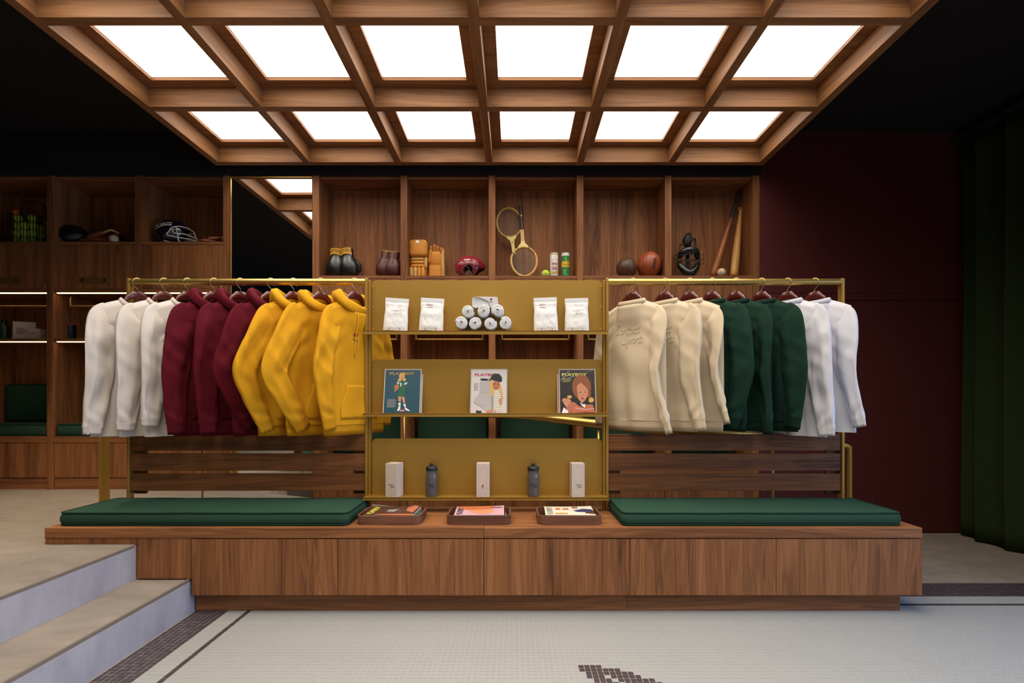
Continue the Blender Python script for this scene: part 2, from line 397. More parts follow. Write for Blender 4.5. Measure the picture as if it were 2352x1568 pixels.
# ------------------------------------------------------------------ lockers along the back wall
CW = .058; NP = []
def locker(x0, x1, base, off, label, num, top_depth, last=False, lock=True):
    """one bay between the uprights centred at x0 and x1; off = floor level the heights count from"""
    t = thing('locker', label, 'locker', ((x0 + x1) / 2, DL, base), group='walnut lockers')
    a, b = x0 + CW / 2, x1 - CW / 2; g = .0008
    z = lambda v: v + off
    BK = DL + .42
    box('upright', M['wz'], x0 - CW / 2 + g, x0 + CW / 2 - g, DL, BK + .04, base, 3.055, t)
    if last: box('upright', M['wz'], x1 - CW / 2 + g, x1 + CW / 2 - g, DL, BK + .04, base, 3.055, t)
    if off < .1:
        box('plinth', M['wx'], a, b, DL + .012, DL + .03, base, z(.098), t)
    else: box('plinth', M['wx'], a, b, DL + .012, DL + .03, base, z(.098), t)
    box('drawer_front', M['wz'], a + .002, b - .002, DL + .006, DL + .026, z(.101), z(.399), t)
    box('seat_board', M['wx'], a, b, DL + .002, BK, z(.401), z(.453), t)
    box('back_panel', M['wz'], a, b, BK, BK + .02, z(.453), z(1.683), t)
    box('lower_shelf', M['wx'], a, b, DL + .004, BK, z(1.265), z(1.289), t)
    box('soffit', M['wx'], a, b, DL + .004, BK, z(1.683), z(1.713), t)
    for zz in (1.265, 1.683):
        ls = MB().box(a + .015, b - .01, DL + .016, DL + .030, z(zz) - .005, z(zz) - .0005); ls.mi = 1
        ls.quad((a + .015, DL + .0155, z(zz) - .006), (b - .01, DL + .0155, z(zz) - .006), (b - .01, DL + .0155, z(zz)), (a + .015, DL + .0155, z(zz)))
        ls.quad((a + .015, DL + .0155, z(zz) - .006), (a + .015, DL + .030, z(zz) - .006), (b - .01, DL + .030, z(zz) - .006), (b - .01, DL + .0155, z(zz) - .006))
        ls.xf(Matrix.Translation(-Vector(t.location))).build('light_strip', [M['brassd'], M['led']], t, label='thin glowing strip under a shelf', fix=False)
    r = MB().tube(bez([(a + .07, DL + .10, z(1.66)), (a + .055, DL + .10, z(1.655)), (a + .055, DL + .10, z(1.60)), (a + .06, DL + .10, z(1.583)), (a + .08, DL + .10, z(1.583)), (b - .08, DL + .10, z(1.583)), (b - .06, DL + .10, z(1.583)), (b - .055, DL + .10, z(1.60)), (b - .055, DL + .10, z(1.655)), (b - .07, DL + .10, z(1.66))], 4), .0085, 10)
    r.xf(Matrix.Translation(-Vector(t.location))).build('hanging_rail', M['brassr'], t, smooth=True)
    d = box('door', M['wz'], a + .002, b - .002, DL + .003, DL + .023, z(1.7145), z(2.087), t)
    xm = (a + b) / 2
    pl = MB().box(-.126, .126, -.004, 0, -.024, .024).box(-.13, .13, -.0015, 0, -.028, .028)
    pl = pl.build('nameplate', M['brassd'], d, fix=False); pl.location = (0, -.010, -.115)
    NP.append(pl)
    for k, q in enumerate((-.10, .093) if len(NP) != 6 else (-.10,)):
        MB().box(-.012, .012, -.001, 0, -.011, .011).build('number_mark', M['ink'], pl, fix=False).location = (q, -.004, 0)
    if lock:
        lk = MB().lathe([(.0, 0), (.008, 0), (.009, .004), (.006, .008), (0, .009)], 14)
        lk.xf(Matrix.Rotation(PI / 2, 4, 'X')).build('lock', M['chrome'], d, smooth=True).location = ((b - a) / 2 - .02, -.010, -.17)
    box('shelf', M['wx'], a, b, DL + .001, DL + top_depth, z(2.0885), z(2.115), t)
    box('shelf_back', M['wz'], a, b, DL + top_depth, DL + top_depth + .02, z(2.115), 3.055, t)
    box('door_box_top', M['wx'], a, b, DL + .025, DL + top_depth, 3.030, 3.055, t)
    return t
CX = [-1.695 + .7525 * i for i in range(6)]
names = ['boxing gloves', 'padded hockey gloves', 'two tennis rackets', 'two leather balls', 'baseball bats']
for i in range(5):
    locker(CX[i], CX[i + 1], 0, .084, f'walnut locker bay with the {names[i]} on its top shelf', 0, .25, last=(i == 4))
LX = [-4.716, -3.963, -3.21, -2.457]
names = ['wire basket of yellow tennis balls', 'dark batting helmet and baseball glove', 'football helmet with white face mask']
for i in range(3):
    locker(LX[i], LX[i + 1], UP, UP, f'dark walnut locker bay with the {names[i]} on top', 0, .40, last=(i == 2))
# tall mirror between the two runs of lockers
t = thing('tall_mirror', 'tall mirror between the lockers reflecting the lit ceiling', 'mirror', (-2.06, DL, UP))
MB().box(-2.423, -1.727, DL + .004, DL + .010, 0, 3.035).xf(Matrix.Translation((2.06, -DL, -UP))).build('mirror_pane', M['mirror'], t, fix=False)
fr = MB().box(-2.4275, -2.418, DL - .004, DL + .012, 0, 3.045).box(-2.418, -1.727, DL - .002, DL + .012, 3.034, 3.045)
fr.xf(Matrix.Translation((2.06, -DL, -UP))).build('mirror_frame', M['brassr'], t, fix=False)

# cushions --------------------------------------------------------------
def cushion_mesh(w_, d_, h_, puff=.012, r=.03, seed=0, nx=48, ny=22):
    """box cushion: top puffed, rounded vertical corners; origin at the centre of its base"""
    def rr(u):   # outline of a rounded rectangle
        pass
    out = []
    def edge_pt(k, inset=0.0):
        # k in 0..1 around the rounded rectangle
        a, b, q = w_ / 2 - inset, d_ / 2 - inset, max(.004, r - inset)
        segs = []
        for cx, cy, a0 in ((a - q, b - q, 0), (-a + q, b - q, 90), (-a + q, -b + q, 180), (a - q, -b + q, 270)):
            for s in range(7):
                an = math.radians(a0 + 90 * s / 6); segs.append((cx + q * math.cos(an), cy + q * math.sin(an)))
        return segs
    base = edge_pt(0)
    # densify the long sides
    def dens(pts):
        o = []
        for i, p in enumerate(pts):
            q = pts[(i + 1) % len(pts)]; L_ = math.hypot(q[0] - p[0], q[1] - p[1]); n = max(1, int(L_ / .05))
            for s in range(n): o.append((p[0] + (q[0] - p[0]) * s / n, p[1] + (q[1] - p[1]) * s / n))
        return o
    base = dens(base)
    def sc(pts, k, z, wob=0):
        o = []
        for (x, y) in pts:
            w2 = mnoise.noise(Vector((x * 6 + seed, y * 6, z * 20))) * wob
            o.append((x * (w_ / 2 - k) / (w_ / 2), y * (d_ / 2 - k) / (d_ / 2), z + w2 * .6))
        return o
    m = MB()
    rings = [sc(base, .012, .0), sc(base, .003, .004), sc(base, -.004, h_ * .3, .002), sc(base, -.005, h_ * .6, .002), sc(base, .002, h_ - .006, .002), sc(base, .006, h_, .003)]
    for k in (.02, .045, .08, .12, .17, .22):
        if k < min(w_, d_) / 2 - .01:
            rings.append(sc(base, k, h_ + puff * (1 - (1 - min(1, k / .2)) ** 2), .005))
    m.loft(rings, True)
    return m, base
def cushion(name, label, loc, w_, d_, h_, rot=(0, 0, 0), seed=0, group=None, puff=.012):
    t = thing(name, label, 'cushion', loc, group=group); t.rotation_euler = rot
    m, base = cushion_mesh(w_, d_, h_, puff, seed=seed)
    m.build('cover', M['greenc'], t, smooth=True)
    for z in (.004, h_ - .001):
        pts = [(x * (w_ / 2 - .001) / (w_ / 2), y * (d_ / 2 - .001) / (d_ / 2), z + mnoise.noise(Vector((x * 5 + seed, y * 5, z))) * .0025) for x, y in base]
        MB().tube(pts, .004, 6, closed=True).build('piping', M['greenp'], t, smooth=True)
    return t
cushion('bench_cushion', 'long dark green bench cushion on the left end of the bench', (-1.68, 2.80, .4635), 1.56, .385, .070, seed=3)
cushion('bench_cushion', 'long green bench cushion on the right end of the bench', (1.34, 2.80, .4635), 1.51, .385, .070, seed=9)
nm = {-1.3187: 'behind the yellow hoodies', }
places_r = ['under the maroon boxing gloves', 'under the red hockey helmet', 'under the tennis rackets', 'under the leather balls', 'under the baseball bats']
for i in range(5):
    xm = (CX[i] + CX[i + 1]) / 2; z = .084
    cushion('seat_cushion', f'green seat cushion in the locker bay {places_r[i]}', (xm, DL + .20, z + .454), .67, .38, .10, group='locker seat cushions', seed=i)
    cushion('back_cushion', f'green back cushion in the locker bay {places_r[i]}', (xm, DL + .395, z + .74), .63, .33, .10, rot=(math.radians(90), 0, 0), group='locker back cushions', seed=i + 20)
    bpy.context.view_layer.update()
places_l = ['under the basket of tennis balls', 'under the batting helmet', 'under the football helmet']
for i in range(3):
    xm = (LX[i] + LX[i + 1]) / 2; z = UP
    cushion('seat_cushion', f'green seat cushion in the dark locker bay {places_l[i]}', (xm, DL + .20, z + .454), .67, .38, .10, group='locker seat cushions', seed=i + 40)
    cushion('back_cushion', f'green back cushion in the dark locker bay {places_l[i]}', (xm, DL + .395, z + .74), .63, .33, .10, rot=(math.radians(90), 0, 0), group='locker back cushions', seed=i + 60)

# curtain ----------------------------------------------------------------
def curt(u, v):
    s = u * 1.9                       # length along the track
    y = 4.03 - s
    ph = s * 2 * PI / .215
    f = math.sin(ph + .6 * math.sin(ph * .37)) * .048 + math.sin(ph * .5 + 1) * .022
    f *= .65 + .35 * (1 - v)
    return (3.74 + f + .01 * math.sin(v * 5 + s * 3), y + .02 * math.cos(ph), 3.30 - v * 3.292)
t = thing('curtain', 'floor-length dark green curtain in deep folds at the right wall', 'curtain', (0, 0, 0))
c = MB().grid(220, 24, curt).build('drape', M['greendk'], t, smooth=True)
sd = c.modifiers.new('thick', 'SOLIDIFY'); sd.thickness = .004
MB().box(3.70, 3.80, 2.05, 4.10, 3.302, 3.33).build('track', M['black'], t, fix=False, bevel=.002)
# ------------------------------------------------------------------ the long bench
bench = thing('bench', 'long low walnut bench with a row of flush drawer fronts', 'bench', (-.16, DF, 0))
BZ = .462
x0, x1 = X(102, DF), X(2119, DF); xj = X(1111, DF)
box('top_board', M['wx'], x0, xj - .0006, DF, DR, BZ - .055, BZ, bench, .0025)
box('top_board', M['wx'], xj + .0006, x1, DF, DR, BZ - .055, BZ, bench, .0025)
sx_ = [X(q, DF) for q in (439, 775, 1111, 1447, 1783, 2119)]
for i in range(5):
    box('drawer', M['wz'], sx_[i] + .0016, sx_[i + 1] - (.0016 if i < 4 else 0), DF + .002, DF + .024, .103, BZ - .060, bench, .001)
box('carcass', M['wx'], sx_[0] + .004, x1 - .002, DF + .025, DR - .004, .105, BZ - .056, bench, .001)
box('end_panel', M['wz'], -2.0115, sx_[0] - .002, DF + .004, DF + .03, SZ + .001, BZ - .056, bench, .001)
box('end_panel', M['wz'], x0, -2.0125, DF + .004, DF + .03, UP + .001, BZ - .056, bench, .001)
box('carcass', M['wz'], x0 + .002, -2.021, DF + .031, DR - .004, UP + .001, BZ - .056, bench, .001)
px = X(1440, 2.62)
box('plinth', M['wx'], -1.7285, px - .0005, 2.6215, 2.64, .0005, .1025, bench, .001)
box('plinth', M['wx'], px + .0005, X(2067, 2.6215), 2.6215, 2.64, .0005, .1025, bench, .001)
box('plinth', M['wy'], X(2067, 2.6215) - .02, X(2067, 2.6215), 2.641, DR - .05, .0005, .1025, bench, .001)

# ------------------------------------------------------------------ brass racks and shelf stand on the bench
DK = 3.0
RZ = Z(647.5, DK); RR = .0202
def rack(name, label, xa, xb, outer):
    """rail from xa to xb; outer = -1 / 1 the side of the tall end post"""
    t = thing(name, label, 'clothes rack', ((xa + xb) / 2, DK, BZ))
    T_ = Matrix.Translation(-Vector(t.location))
    rail = MB().tube([(xa + .004, DK, RZ), (xb - .004, DK, RZ)], RR, 24)
    rail.xf(T_).build('rail', M['brassr'], t, smooth=True, auto=50)
    for xe, s in ((xa, 1), (xb, -1)):
        a, b = (xe, xe + .018) if s > 0 else (xe - .018, xe)
        post = MB().box(a, b, DK - .021, DK + .021, BZ + .0005, RZ + RR)
        post.xf(T_).build('post', M['brass'], t, bevel=.004, seg=3, fix=False)
    for (za, zb) in ((Z(996.5, DK), Z(1034, DK)), (Z(1041, DK), Z(1080, DK)), (Z(1087, DK), Z(1126, DK))):
        box('slat', M['wslat'], xa + .019, xb - .019, DK - .012, DK + .012, zb, za, t, .0025)
    for zz in (Z(1037.5, DK), Z(1083.5, DK), Z(1128.5, DK)):
        for xe in (xa + .019, xb - .099):
            box('spacer', M['wslat'], xe, xe + .08, DK + .0125, DK + .030, zz - .016, zz + .016, t, .006)
    return t
XL0, XL1 = X(296, DK), X(846.5, DK)
XR0, XR1 = X(1390, DK), X(1935.5, DK)
rack('clothes_rack', 'brass clothes rail with slatted walnut back left of the display shelves', XL0, XL1, -1)
rack('clothes_rack', 'brass clothes rail with slatted walnut back right of the display shelves', XR0, XR1, 1)
stand = thing('display_stand', 'brass display stand with three back panels and three narrow shelves', 'shelf', (-.18, DK, BZ))
T_ = Matrix.Translation(-Vector(stand.location))
for xe in (XL1 + .0025, XR0 - .0145):
    MB().box(xe, xe + .012, DK - .015, DK + .03, BZ + .0005, Z(644, DK)).xf(T_).build('upright', M['brass'], stand, bevel=.002, fix=False)
SH = [(759, 768), (949, 957), (1142.5, 1149.5)]
DS0, DS1 = 2.905, 3.012
SZT = []
for (ya, yb) in SH:
    zt, zb = Z(ya, DS0), Z(yb, DS0); SZT.append(zt)
    s = MB().box(X(833, DS0), X(1398, DS0), DS0, DS1, zt - .006, zt).box(X(833, DS0), X(1398, DS0), DS0, DS0 + .004, zb, zt)
    s.xf(T_).build('shelf', M['brass'], stand, bevel=.0012, fix=False)
for (ya, yb, n) in ((644, 759, 0), (825, 949, 1), (1007, 1136, 2)):
    d = DS1 + .003; xa, xb, zt, zb = XL1 + .0165, XR0 - .0165, Z(ya, d), SZT[n] - .006
    r = .028; pl = [(xa, zb), (xb, zb), (xb, zt - r)]
    pl += [(xb - r + r * math.sin(q * PI / 12), zt - r + r * math.cos(q * PI / 12)) for q in (5, 4, 3, 2, 1, 0)]
    pl += [(xa + r - r * math.sin(q * PI / 12), zt - r + r * math.cos(q * PI / 12)) for q in (0, 1, 2, 3, 4, 5)] + [(xa, zt - r)]
    p = MB().prism(pl, lambda a, b, k: (a, k, b), d, d + .004).xf(T_)
    p = p.build('back_panel', M['brass'], stand, bevel=.0008, fix=True)
    for xe in (xa - .002, xb + .002):
        for zz in (zt - .04, (zt + zb) / 2, zb + .03):
            MB().lathe([(0, 0), (.004, 0), (.004, .003), (0, .0035)], 10).xf(T_ @ Matrix.Translation((xe + (.008 if xe < 0 else -.008), d, zz)) @ Matrix.Rotation(PI / 2, 4, 'X')).build('screw', M['brassr'], p, smooth=True)

# low brass frame and curved hand rail behind the bench ---------------------
D2 = 3.34
t = thing('low_brass_rail', 'low brass rail with a rounded end behind the right end of the bench', 'rail', (1.9, D2, 0))
T_ = Matrix.Translation(-Vector(t.location))
xe = X(1951, D2); zt = Z(1023, D2)
MB().tube(bez([(xe, D2, .001), (xe, D2, .3), (xe, D2, zt - .05), (xe - .012, D2, zt - .012), (xe - .05, D2, zt), (xe - .3, D2, zt), (xe - .9, D2, zt)], 6), .0165, 12).xf(T_).build('rail', M['brass'], t, smooth=True)
for q in (1333, 1775):
    x_ = X(q, D2); MB().tube([(x_, D2, .001), (x_, D2, .86)], .0062, 8).xf(T_).build('upright', M['brassr'], t, smooth=True)
MB().tube([(X(1333, D2), D2, zt), (xe - .9, D2, zt)], .0165, 12).xf(T_).build('rail', M['brass'], t, smooth=True)
t = thing('low_brass_rail', 'brass rail with a broad flat post behind the left end of the bench', 'rail', (-2.5, D2, UP))
T_ = Matrix.Translation(-Vector(t.location))
xl = X(235, D2)
MB().box(xl, xl + .022, D2 - .03, D2 + .04, UP + .001, 1.062).xf(T_).build('post', M['brass'], t, bevel=.003, fix=False)
MB().box(xl + .022, X(928, D2), D2 - .012, D2 + .012, 1.036, 1.060).xf(T_).build('rail', M['brass'], t, bevel=.003, fix=False)
for q in (465, 928):
    x_ = X(q, D2); MB().tube([(x_, D2, UP + .001), (x_, D2, 1.037)], .0062, 8).xf(T_).build('upright', M['brassr'], t, smooth=True)
t = thing('hand_rail', 'thick curved brass hand rail sweeping behind the right rack', 'rail', (.8, 3.6, 0))
T_ = Matrix.Translation(-Vector(t.location))
path = bez([P(1090, 949, 4.03), P(1200, 953.5, 3.95), P(1390, 975, 3.66), P(1568, 990, 3.52), P(1700, 998, 3.50), P(1790, 1002, 3.56)], 10)
MB().tube(path, .033, 18).xf(T_).build('rail', M['brassr'], t, smooth=True, auto=50)
for p in (P(1375, 973, 3.68), P(1775, 1001, 3.55)):
    MB().tube([(p.x, p.y, .001), (p.x, p.y, p.z)], .011, 10).xf(T_).build('upright', M['brassr'], t, smooth=True)
# ------------------------------------------------------------------ lettering helpers
GLY = {
 'C': ([[(1.1, 1.75), (.75, 2.1), (.25, 1.6), (.05, .8), (.3, .1), (.85, .05), (1.3, .5)]], 1.15),
 'o': ([[(.5, 1), (.15, .8), (.1, .3), (.4, 0), (.75, .3), (.7, .8), (.5, 1), (.95, .85)]], .85),
 'n': ([[(.1, 1), (.12, 0)], [(.12, .55), (.4, 1), (.62, .85), (.65, .1), (.9, .15)]], .88),
 't': ([[(.35, 1.75), (.3, .3), (.45, 0), (.75, .2)], [(0, 1.1), (.7, 1.15)]], .66),
 'a': ([[(.75, .9), (.4, 1), (.1, .6), (.15, .1), (.45, 0), (.75, .5), (.8, 1), (.75, .2), (.98, .12)]], .95),
 'c': ([[(.75, .85), (.4, 1), (.1, .5), (.3, 0), (.8, .25)]], .76),
 'S': ([[(1.0, 1.75), (.6, 2.1), (.3, 1.7), (.5, 1.2), (.85, .8), (.7, .1), (.2, -.1), (-.5, .25)]], 1.0),
 'p': ([[(.15, 1), (.1, -.9)], [(.13, .7), (.45, 1), (.75, .6), (.5, .05), (.15, .2)]], .85),
 'r': ([[(.1, 1), (.15, 0)], [(.15, .6), (.4, 1), (.68, .9)]], .66),
 's': ([[(.6, .9), (.3, 1), (.15, .7), (.5, .45), (.5, .1), (.05, .1)]], .7),
}
def script(mb, fn, rad, n=4, dens=4):
    """'Contact Sports' in two lines; fn(a, b) maps a,b in 0..1 (a across, b up) to a point"""
    LW = 7.2; sl = .30
    def put(word, x, y):
        for ch in word:
            st_, adv = GLY[ch]
            for s in st_:
                pts = bez([(p[0] + x + sl * p[1], p[1] + y, 0) for p in s], dens)
                mb.tube([fn(p.x / LW, (p.y + 1.2) / 5.4) for p in pts], rad, n)
            x += adv
    put('Contact', 0, 2.1); put('Sports', 2.2, 0)
def text_mesh(txt, mat, parent, mtx, width=None, height=None, name='lettering', extr=.0004, bold=0.0, fit=None):
    """flat lettering in its local xy plane, centred, mapped by mtx; fit bends it onto a surface"""
    cu = bpy.data.curves.new('lettering', 'FONT'); cu.body = txt; cu.size = 1; cu.align_x = 'CENTER'; cu.align_y = 'CENTER'; cu.offset = bold; cu.resolution_u = 3; cu.extrude = 0
    ob = bpy.data.objects.new('lettering', cu); COL.objects.link(ob); bpy.context.view_layer.update()
    me = bpy.data.meshes.new_from_object(ob.evaluated_get(bpy.context.evaluated_depsgraph_get()))
    bpy.data.objects.remove(ob); bpy.data.curves.remove(cu)
    xs_ = [v.co.x for v in me.vertices]; ys_ = [v.co.y for v in me.vertices]
    w0, h0 = max(xs_) - min(xs_), max(ys_) - min(ys_); cx, cy = (max(xs_) + min(xs_)) / 2, (max(ys_) + min(ys_)) / 2
    kx = (width / w0) if width else (height / h0); ky = (height / h0) if height else kx
    for v in me.vertices:
        p = Vector(((v.co.x - cx) * kx, (v.co.y - cy) * ky, 0))
        if fit: p = Vector(fit(p.x, p.y))
        v.co = mtx @ p
    me.materials.clear(); me.materials.append(mat); me.name = name
    o = bpy.data.objects.new(name, me); COL.objects.link(o)
    if parent: o.parent = parent
    return o
FACE = Matrix(((1, 0, 0, 0), (0, 0, -1, 0), (0, 1, 0, 0), (0, 0, 0, 1)))     # xy plane -> facing -Y (towards the camera)

# ------------------------------------------------------------------ clothes
FAB = dict(
    white=(cloth('white_jersey', '#cec3b8', 900, .15, .12), cloth('white_rib', '#c8bcb0', 500, .15, .25)),
    maroon=(cloth('maroon_fleece', '#560f1a', 500, .12, .3), cloth('maroon_rib', '#4f0e17', 350, .12, .45)),
    yellow=(cloth('yellow_fleece', '#c88e1a', 500, .1, .25), cloth('yellow_rib', '#bf8518', 350, .1, .45)),
    cream=(cloth('cream_fleece', '#c9b699', 500, .1, .25), cloth('cream_rib', '#c2ae90', 350, .1, .45)),
    green=(cloth('forest_fleece', '#183126', 500, .1, .3), cloth('forest_rib', '#152b21', 350, .1, .45)),
    cool=(cloth('bright_white_jersey', '#cfccd0', 900, .15, .12), cloth('bright_white_rib', '#c9c6ca', 500, .15, .25)),
)
M['rose'] = plain('rose_red', '#8e1622', .7); M['leafk'] = plain('leaf_black', '#20301f', .7); M['stringy'] = cloth('yellow_cord', '#e0a428', 900, .2, .2)
M['thread'] = cloth('cream_thread', '#d6c5a8', 900, .2, .1)
HZ0 = RZ + RR                           # top of the rail: where the hooks rest
NW = .088
def smooth(a, b, t):
    t = max(0., min(1., (t - a) / (b - a))); return t * t * (3 - 2 * t)
class Garment:
    def __init__(g, hem=-.965, w=.232, seed=0, vneck=.055, fold=.010):
        g.hem, g.w, g.seed, g.vneck, g.fold = hem, w, seed, vneck, fold
    def ztop(g, x, side):
        a = abs(x)
        if a < NW:
            k = math.sqrt(max(0, 1 - (a / NW) ** 2)); return -.146 - (g.vneck if side > 0 else .014) * k
        return -.146 - .068 * ((a - NW) / (.235 - NW)) ** 1.15
    def W(g, z):
        return interp([(-1.0, g.w + .004), (-.7, g.w + .002), (-.45, g.w), (-.25, g.w - .004), (-.15, g.w - .01)], z)
    def y(g, x, z, side):
        """half thickness of the hanging body, signed, with folds"""
        zt = g.ztop(x, side); v = max(0., (zt - z) / (zt - g.hem))
        wv = g.W(z); u = max(-1., min(1., x / wv))
        rnd = max(0., 1 - abs(u) ** 2.6) ** .5
        t0 = .055 * math.sqrt(max(0, 1 - (x / NW) ** 2)) if abs(x) < NW else 0.
        tt = interp([(0, .0), (.04, .026), (.15, .04), (.5, .05), (.9, .05), (1, .046)], v)
        t = t0 * (1 - smooth(0, .25, v)) + tt * rnd
        f = g.fold * smooth(.12, .8, v) * (math.sin(x * 26 + g.seed * 2.1 + z * 2) * .7 + math.sin(x * 47 + g.seed + z * 5) * .35)
        d = mnoise.noise(Vector((x * 7 + g.seed * 3.7, z * 5, side * 2.))) * .018 * smooth(.03, .3, v)
        d += .013 * (.35 - 2 * abs(mnoise.noise(Vector((x * 8 + g.seed * 1.3, z * 1.7 + side, g.seed * .7))))) * smooth(.08, .4, v)
        # drag lines from the armpit
        d += .006 * math.exp(-((abs(x) - .17) / .06) ** 2) * math.sin(z * 60 + abs(x) * 40) * smooth(.1, .2, v) * (1 - smooth(.3, .5, v))
        return side * t + f * rnd + d * rnd
    def body(g):
        m = MB()
        nu, nv = 64, 60
        for side in (1, -1):
            def fn(a, b):
                u = math.sin((a - .5) * PI)
                x0 = u * (g.w - .022); zt = g.ztop(x0, side)
                z = zt + (g.hem - zt) * b
                x = u * g.W(z); x = x0 + (x - x0) * smooth(0, .2, b)
                return (x, g.y(x, z, side), z)
            m.grid(nu, nv, fn)
        return m
    def band(g, h=.062):
        """ribbed hem: gathers in a little below the body"""
        m = MB(); nu = 44
        def loop(z, k, off):
            pts = []
            for side in (1, -1):
                for i in range(nu):
                    a = i / nu; u = math.cos(a * PI) * (1 if side > 0 else -1)
                    x = u * g.W(g.hem) * k
                    pts.append((x, g.y(x / k * .999, g.hem + .004, side) * .86 + side * off * max(0, 1 - u * u) ** .5, z))
            return pts
        rg = [loop(g.hem + .010, .985, -.002), loop(g.hem + .004, 1.004, .004), loop(g.hem - .008, .985, .003), loop(g.hem - .03, .975, .002), loop(g.hem - h, .965, .002), loop(g.hem - h + .003, .95, -.004)]
        m.loft(rg, False); return m
    def collar(g, r=.0105):
        pts = []
        for i in range(40):
            a = 2 * PI * i / 40; x = NW * math.cos(a); s = 1 if math.sin(a) >= 0 else -1
            pts.append((x, .055 * math.sin(a), -.143 - (g.vneck if s > 0 else .014) * abs(math.sin(a))))
        m = MB()
        rings = []
        for i, p in enumerate(pts):
            a = 2 * PI * i / 40; o = Vector((math.cos(a), math.sin(a), 0))
            c = Vector(p)
            rings.append([c + o * r * .95 * q[0] + Vector((0, 0, r * 1.5 * q[1])) for q in ((1.0, -1.2), (1.0, 0), (.3, .7), (-.5, .8), (-.75, 0), (-.6, -1.2))])
        rings.append(rings[0]); m.loft(rings, False); return m
    def hood(g):
        m = MB(); n = 44; rings = []
        for i in range(n + 1):
            a = 2 * PI * i / n; sa = math.sin(a)
            back = max(0, -sa); fr = max(0, sa); sd = abs(math.cos(a))
            R = .020 + .016 * sd + .024 * back
            c = Vector(((NW + .010 + .018 * sd) * math.cos(a), .058 * sa - .020 * back, -.148 + .020 * sd * (1 - fr) - .052 * fr + .004 * back))
            o = Vector((math.cos(a), sa, 0)).normalized()
            ring = []
            for j in range(12):
                b = 2 * PI * j / 12; w2 = 1 + .14 * math.sin(3 * b + 3 * a + g.seed) + .08 * math.sin(5 * a + g.seed)
                ring.append(c + (o * math.cos(b) * .80 + Vector((0, 0, 1)) * math.sin(b) * 1.12) * R * w2)
            rings.append(ring)
        m.loft(rings, False)
        def bag(a, b):      # the hood itself, hanging flat on the back
            x = (a - .5) * 2; wz = .095 + .04 * math.sin(b * PI)
            z = -.128 - .205 * b * (1 - .22 * x * x) - .02 * x * x
            y = -.052 - .050 * math.sin(min(1, .15 + b * .9) * PI) * (1 - x * x) - .01 * math.sin(x * 5 + b * 4 + g.seed)
            return (x * wz, y, z)
        def bag2(a, b):
            p = bag(a, b); return (p[0] * .97, p[1] + .03 * math.sin(b * PI) + .012, p[2])
        m.grid(18, 12, bag); m.grid(18, 12, bag2)
        return m
    def sleeve_path(g, s, el, cu, zl, yo):
        """centre line: s = which side; el = elbow push, cu = cuff push along the shoulder line"""
        zs = -.25; L = zl
        k = [(.126, 0, zs + .030), (.178, yo * .22, zs - .020), (.199 + el * .40, yo * .75, zs - .15), (.206 + el, yo * 1.1, zs - .18 - (L - .18) * .34), (.206 + el * .62 + cu * .45, yo * 1.05, zs - .18 - (L - .18) * .66), (.206 + cu, yo, zs - L)]
        return [Vector((s * p[0], p[1], p[2])) for p in bez(k, 12)]
    def sleeve(g, s, el=0., cu=0., zl=.62, yo=.05, tw=0., wide=1.0, cuff=.055):
        pts = g.sleeve_path(s, el, cu, zl, yo); n = len(pts)
        def ringat(i, grow=1.0, off=0.):
            t = i / (n - 1)
            tan = (pts[min(n - 1, i + 1)] - pts[max(0, i - 1)]).normalized()
            wv = Vector((0, 1, 0)).cross(tan)
            if wv.length < 1e-4: wv = Vector((1, 0, 0))
            wv.normalize(); ty = tan.cross(wv)
            a = interp([(0, .046), (.08, .066), (.2, .073), (.35, .074), (.55, .070), (.8, .060), (1, .050)], t) * wide * grow
            b = interp([(0, .004), (.10, .013), (.25, .023), (.5, .021), (.85, .020), (1, .020)], t) * grow
            ang = tw * smooth(.15, .9, t)
            wr = wv * math.cos(ang) + ty * math.sin(ang); tr = ty * math.cos(ang) - wv * math.sin(ang)
            ring = []
            for j in range(36):
                q = 2 * PI * j / 36; c, s_ = math.cos(q), math.sin(q)
                c = math.copysign(abs(c) ** .85, c); s_ = math.copysign(abs(s_) ** .8, s_)
                w2 = 1 + .0 * t
                nz = mnoise.noise(Vector((pts[i].z * 9 + g.seed * 5, q * .8, s * 3.))) * .012 * smooth(.05, .3, t)
                fo = .010 * (.6 - 1.4 * abs(math.sin(pts[i].z * 30 + c * 1.6 * (1 if s_ > 0 else -1) + g.seed))) * math.exp(-((t - .50) / .14) ** 2) * (1 if abs(el) > .03 else .45)
                fo += .006 * math.sin(pts[i].z * 70 + c * 3) * math.exp(-((t - .97) / .08) ** 2)
                fo += .011 * (.55 - 1.3 * abs(math.sin(c * 2.0 + g.seed * 1.7 + t * 1.6))) * smooth(.12, .4, t) * (1 - .5 * smooth(.85, 1, t))
                fo += .006 * (.5 - 2 * abs(mnoise.noise(Vector((c * 2.2, pts[i].z * 5 + g.seed * 3, s * 5.))))) * smooth(.1, .3, t)
                ring.append(pts[i] + wr * c * a + tr * s_ * (b + nz + fo))
            return ring
        m = MB().loft([ringat(i) for i in range(n)], False)
        cf = MB(); tan = (pts[-1] - pts[-2]).normalized(); base = ringat(n - 1); cen = sum(base, Vector()) / len(base)
        rg = []
        for d, k in ((-.008, .96), (-.003, 1.03), (.006, .97), (.02, .93), (cuff * .7, .90), (cuff, .88), (cuff - .002, .78)):
            rg.append([cen + tan * d + (p - cen) * k for p in base])
        cf.loft(rg, False)
        return m, cf
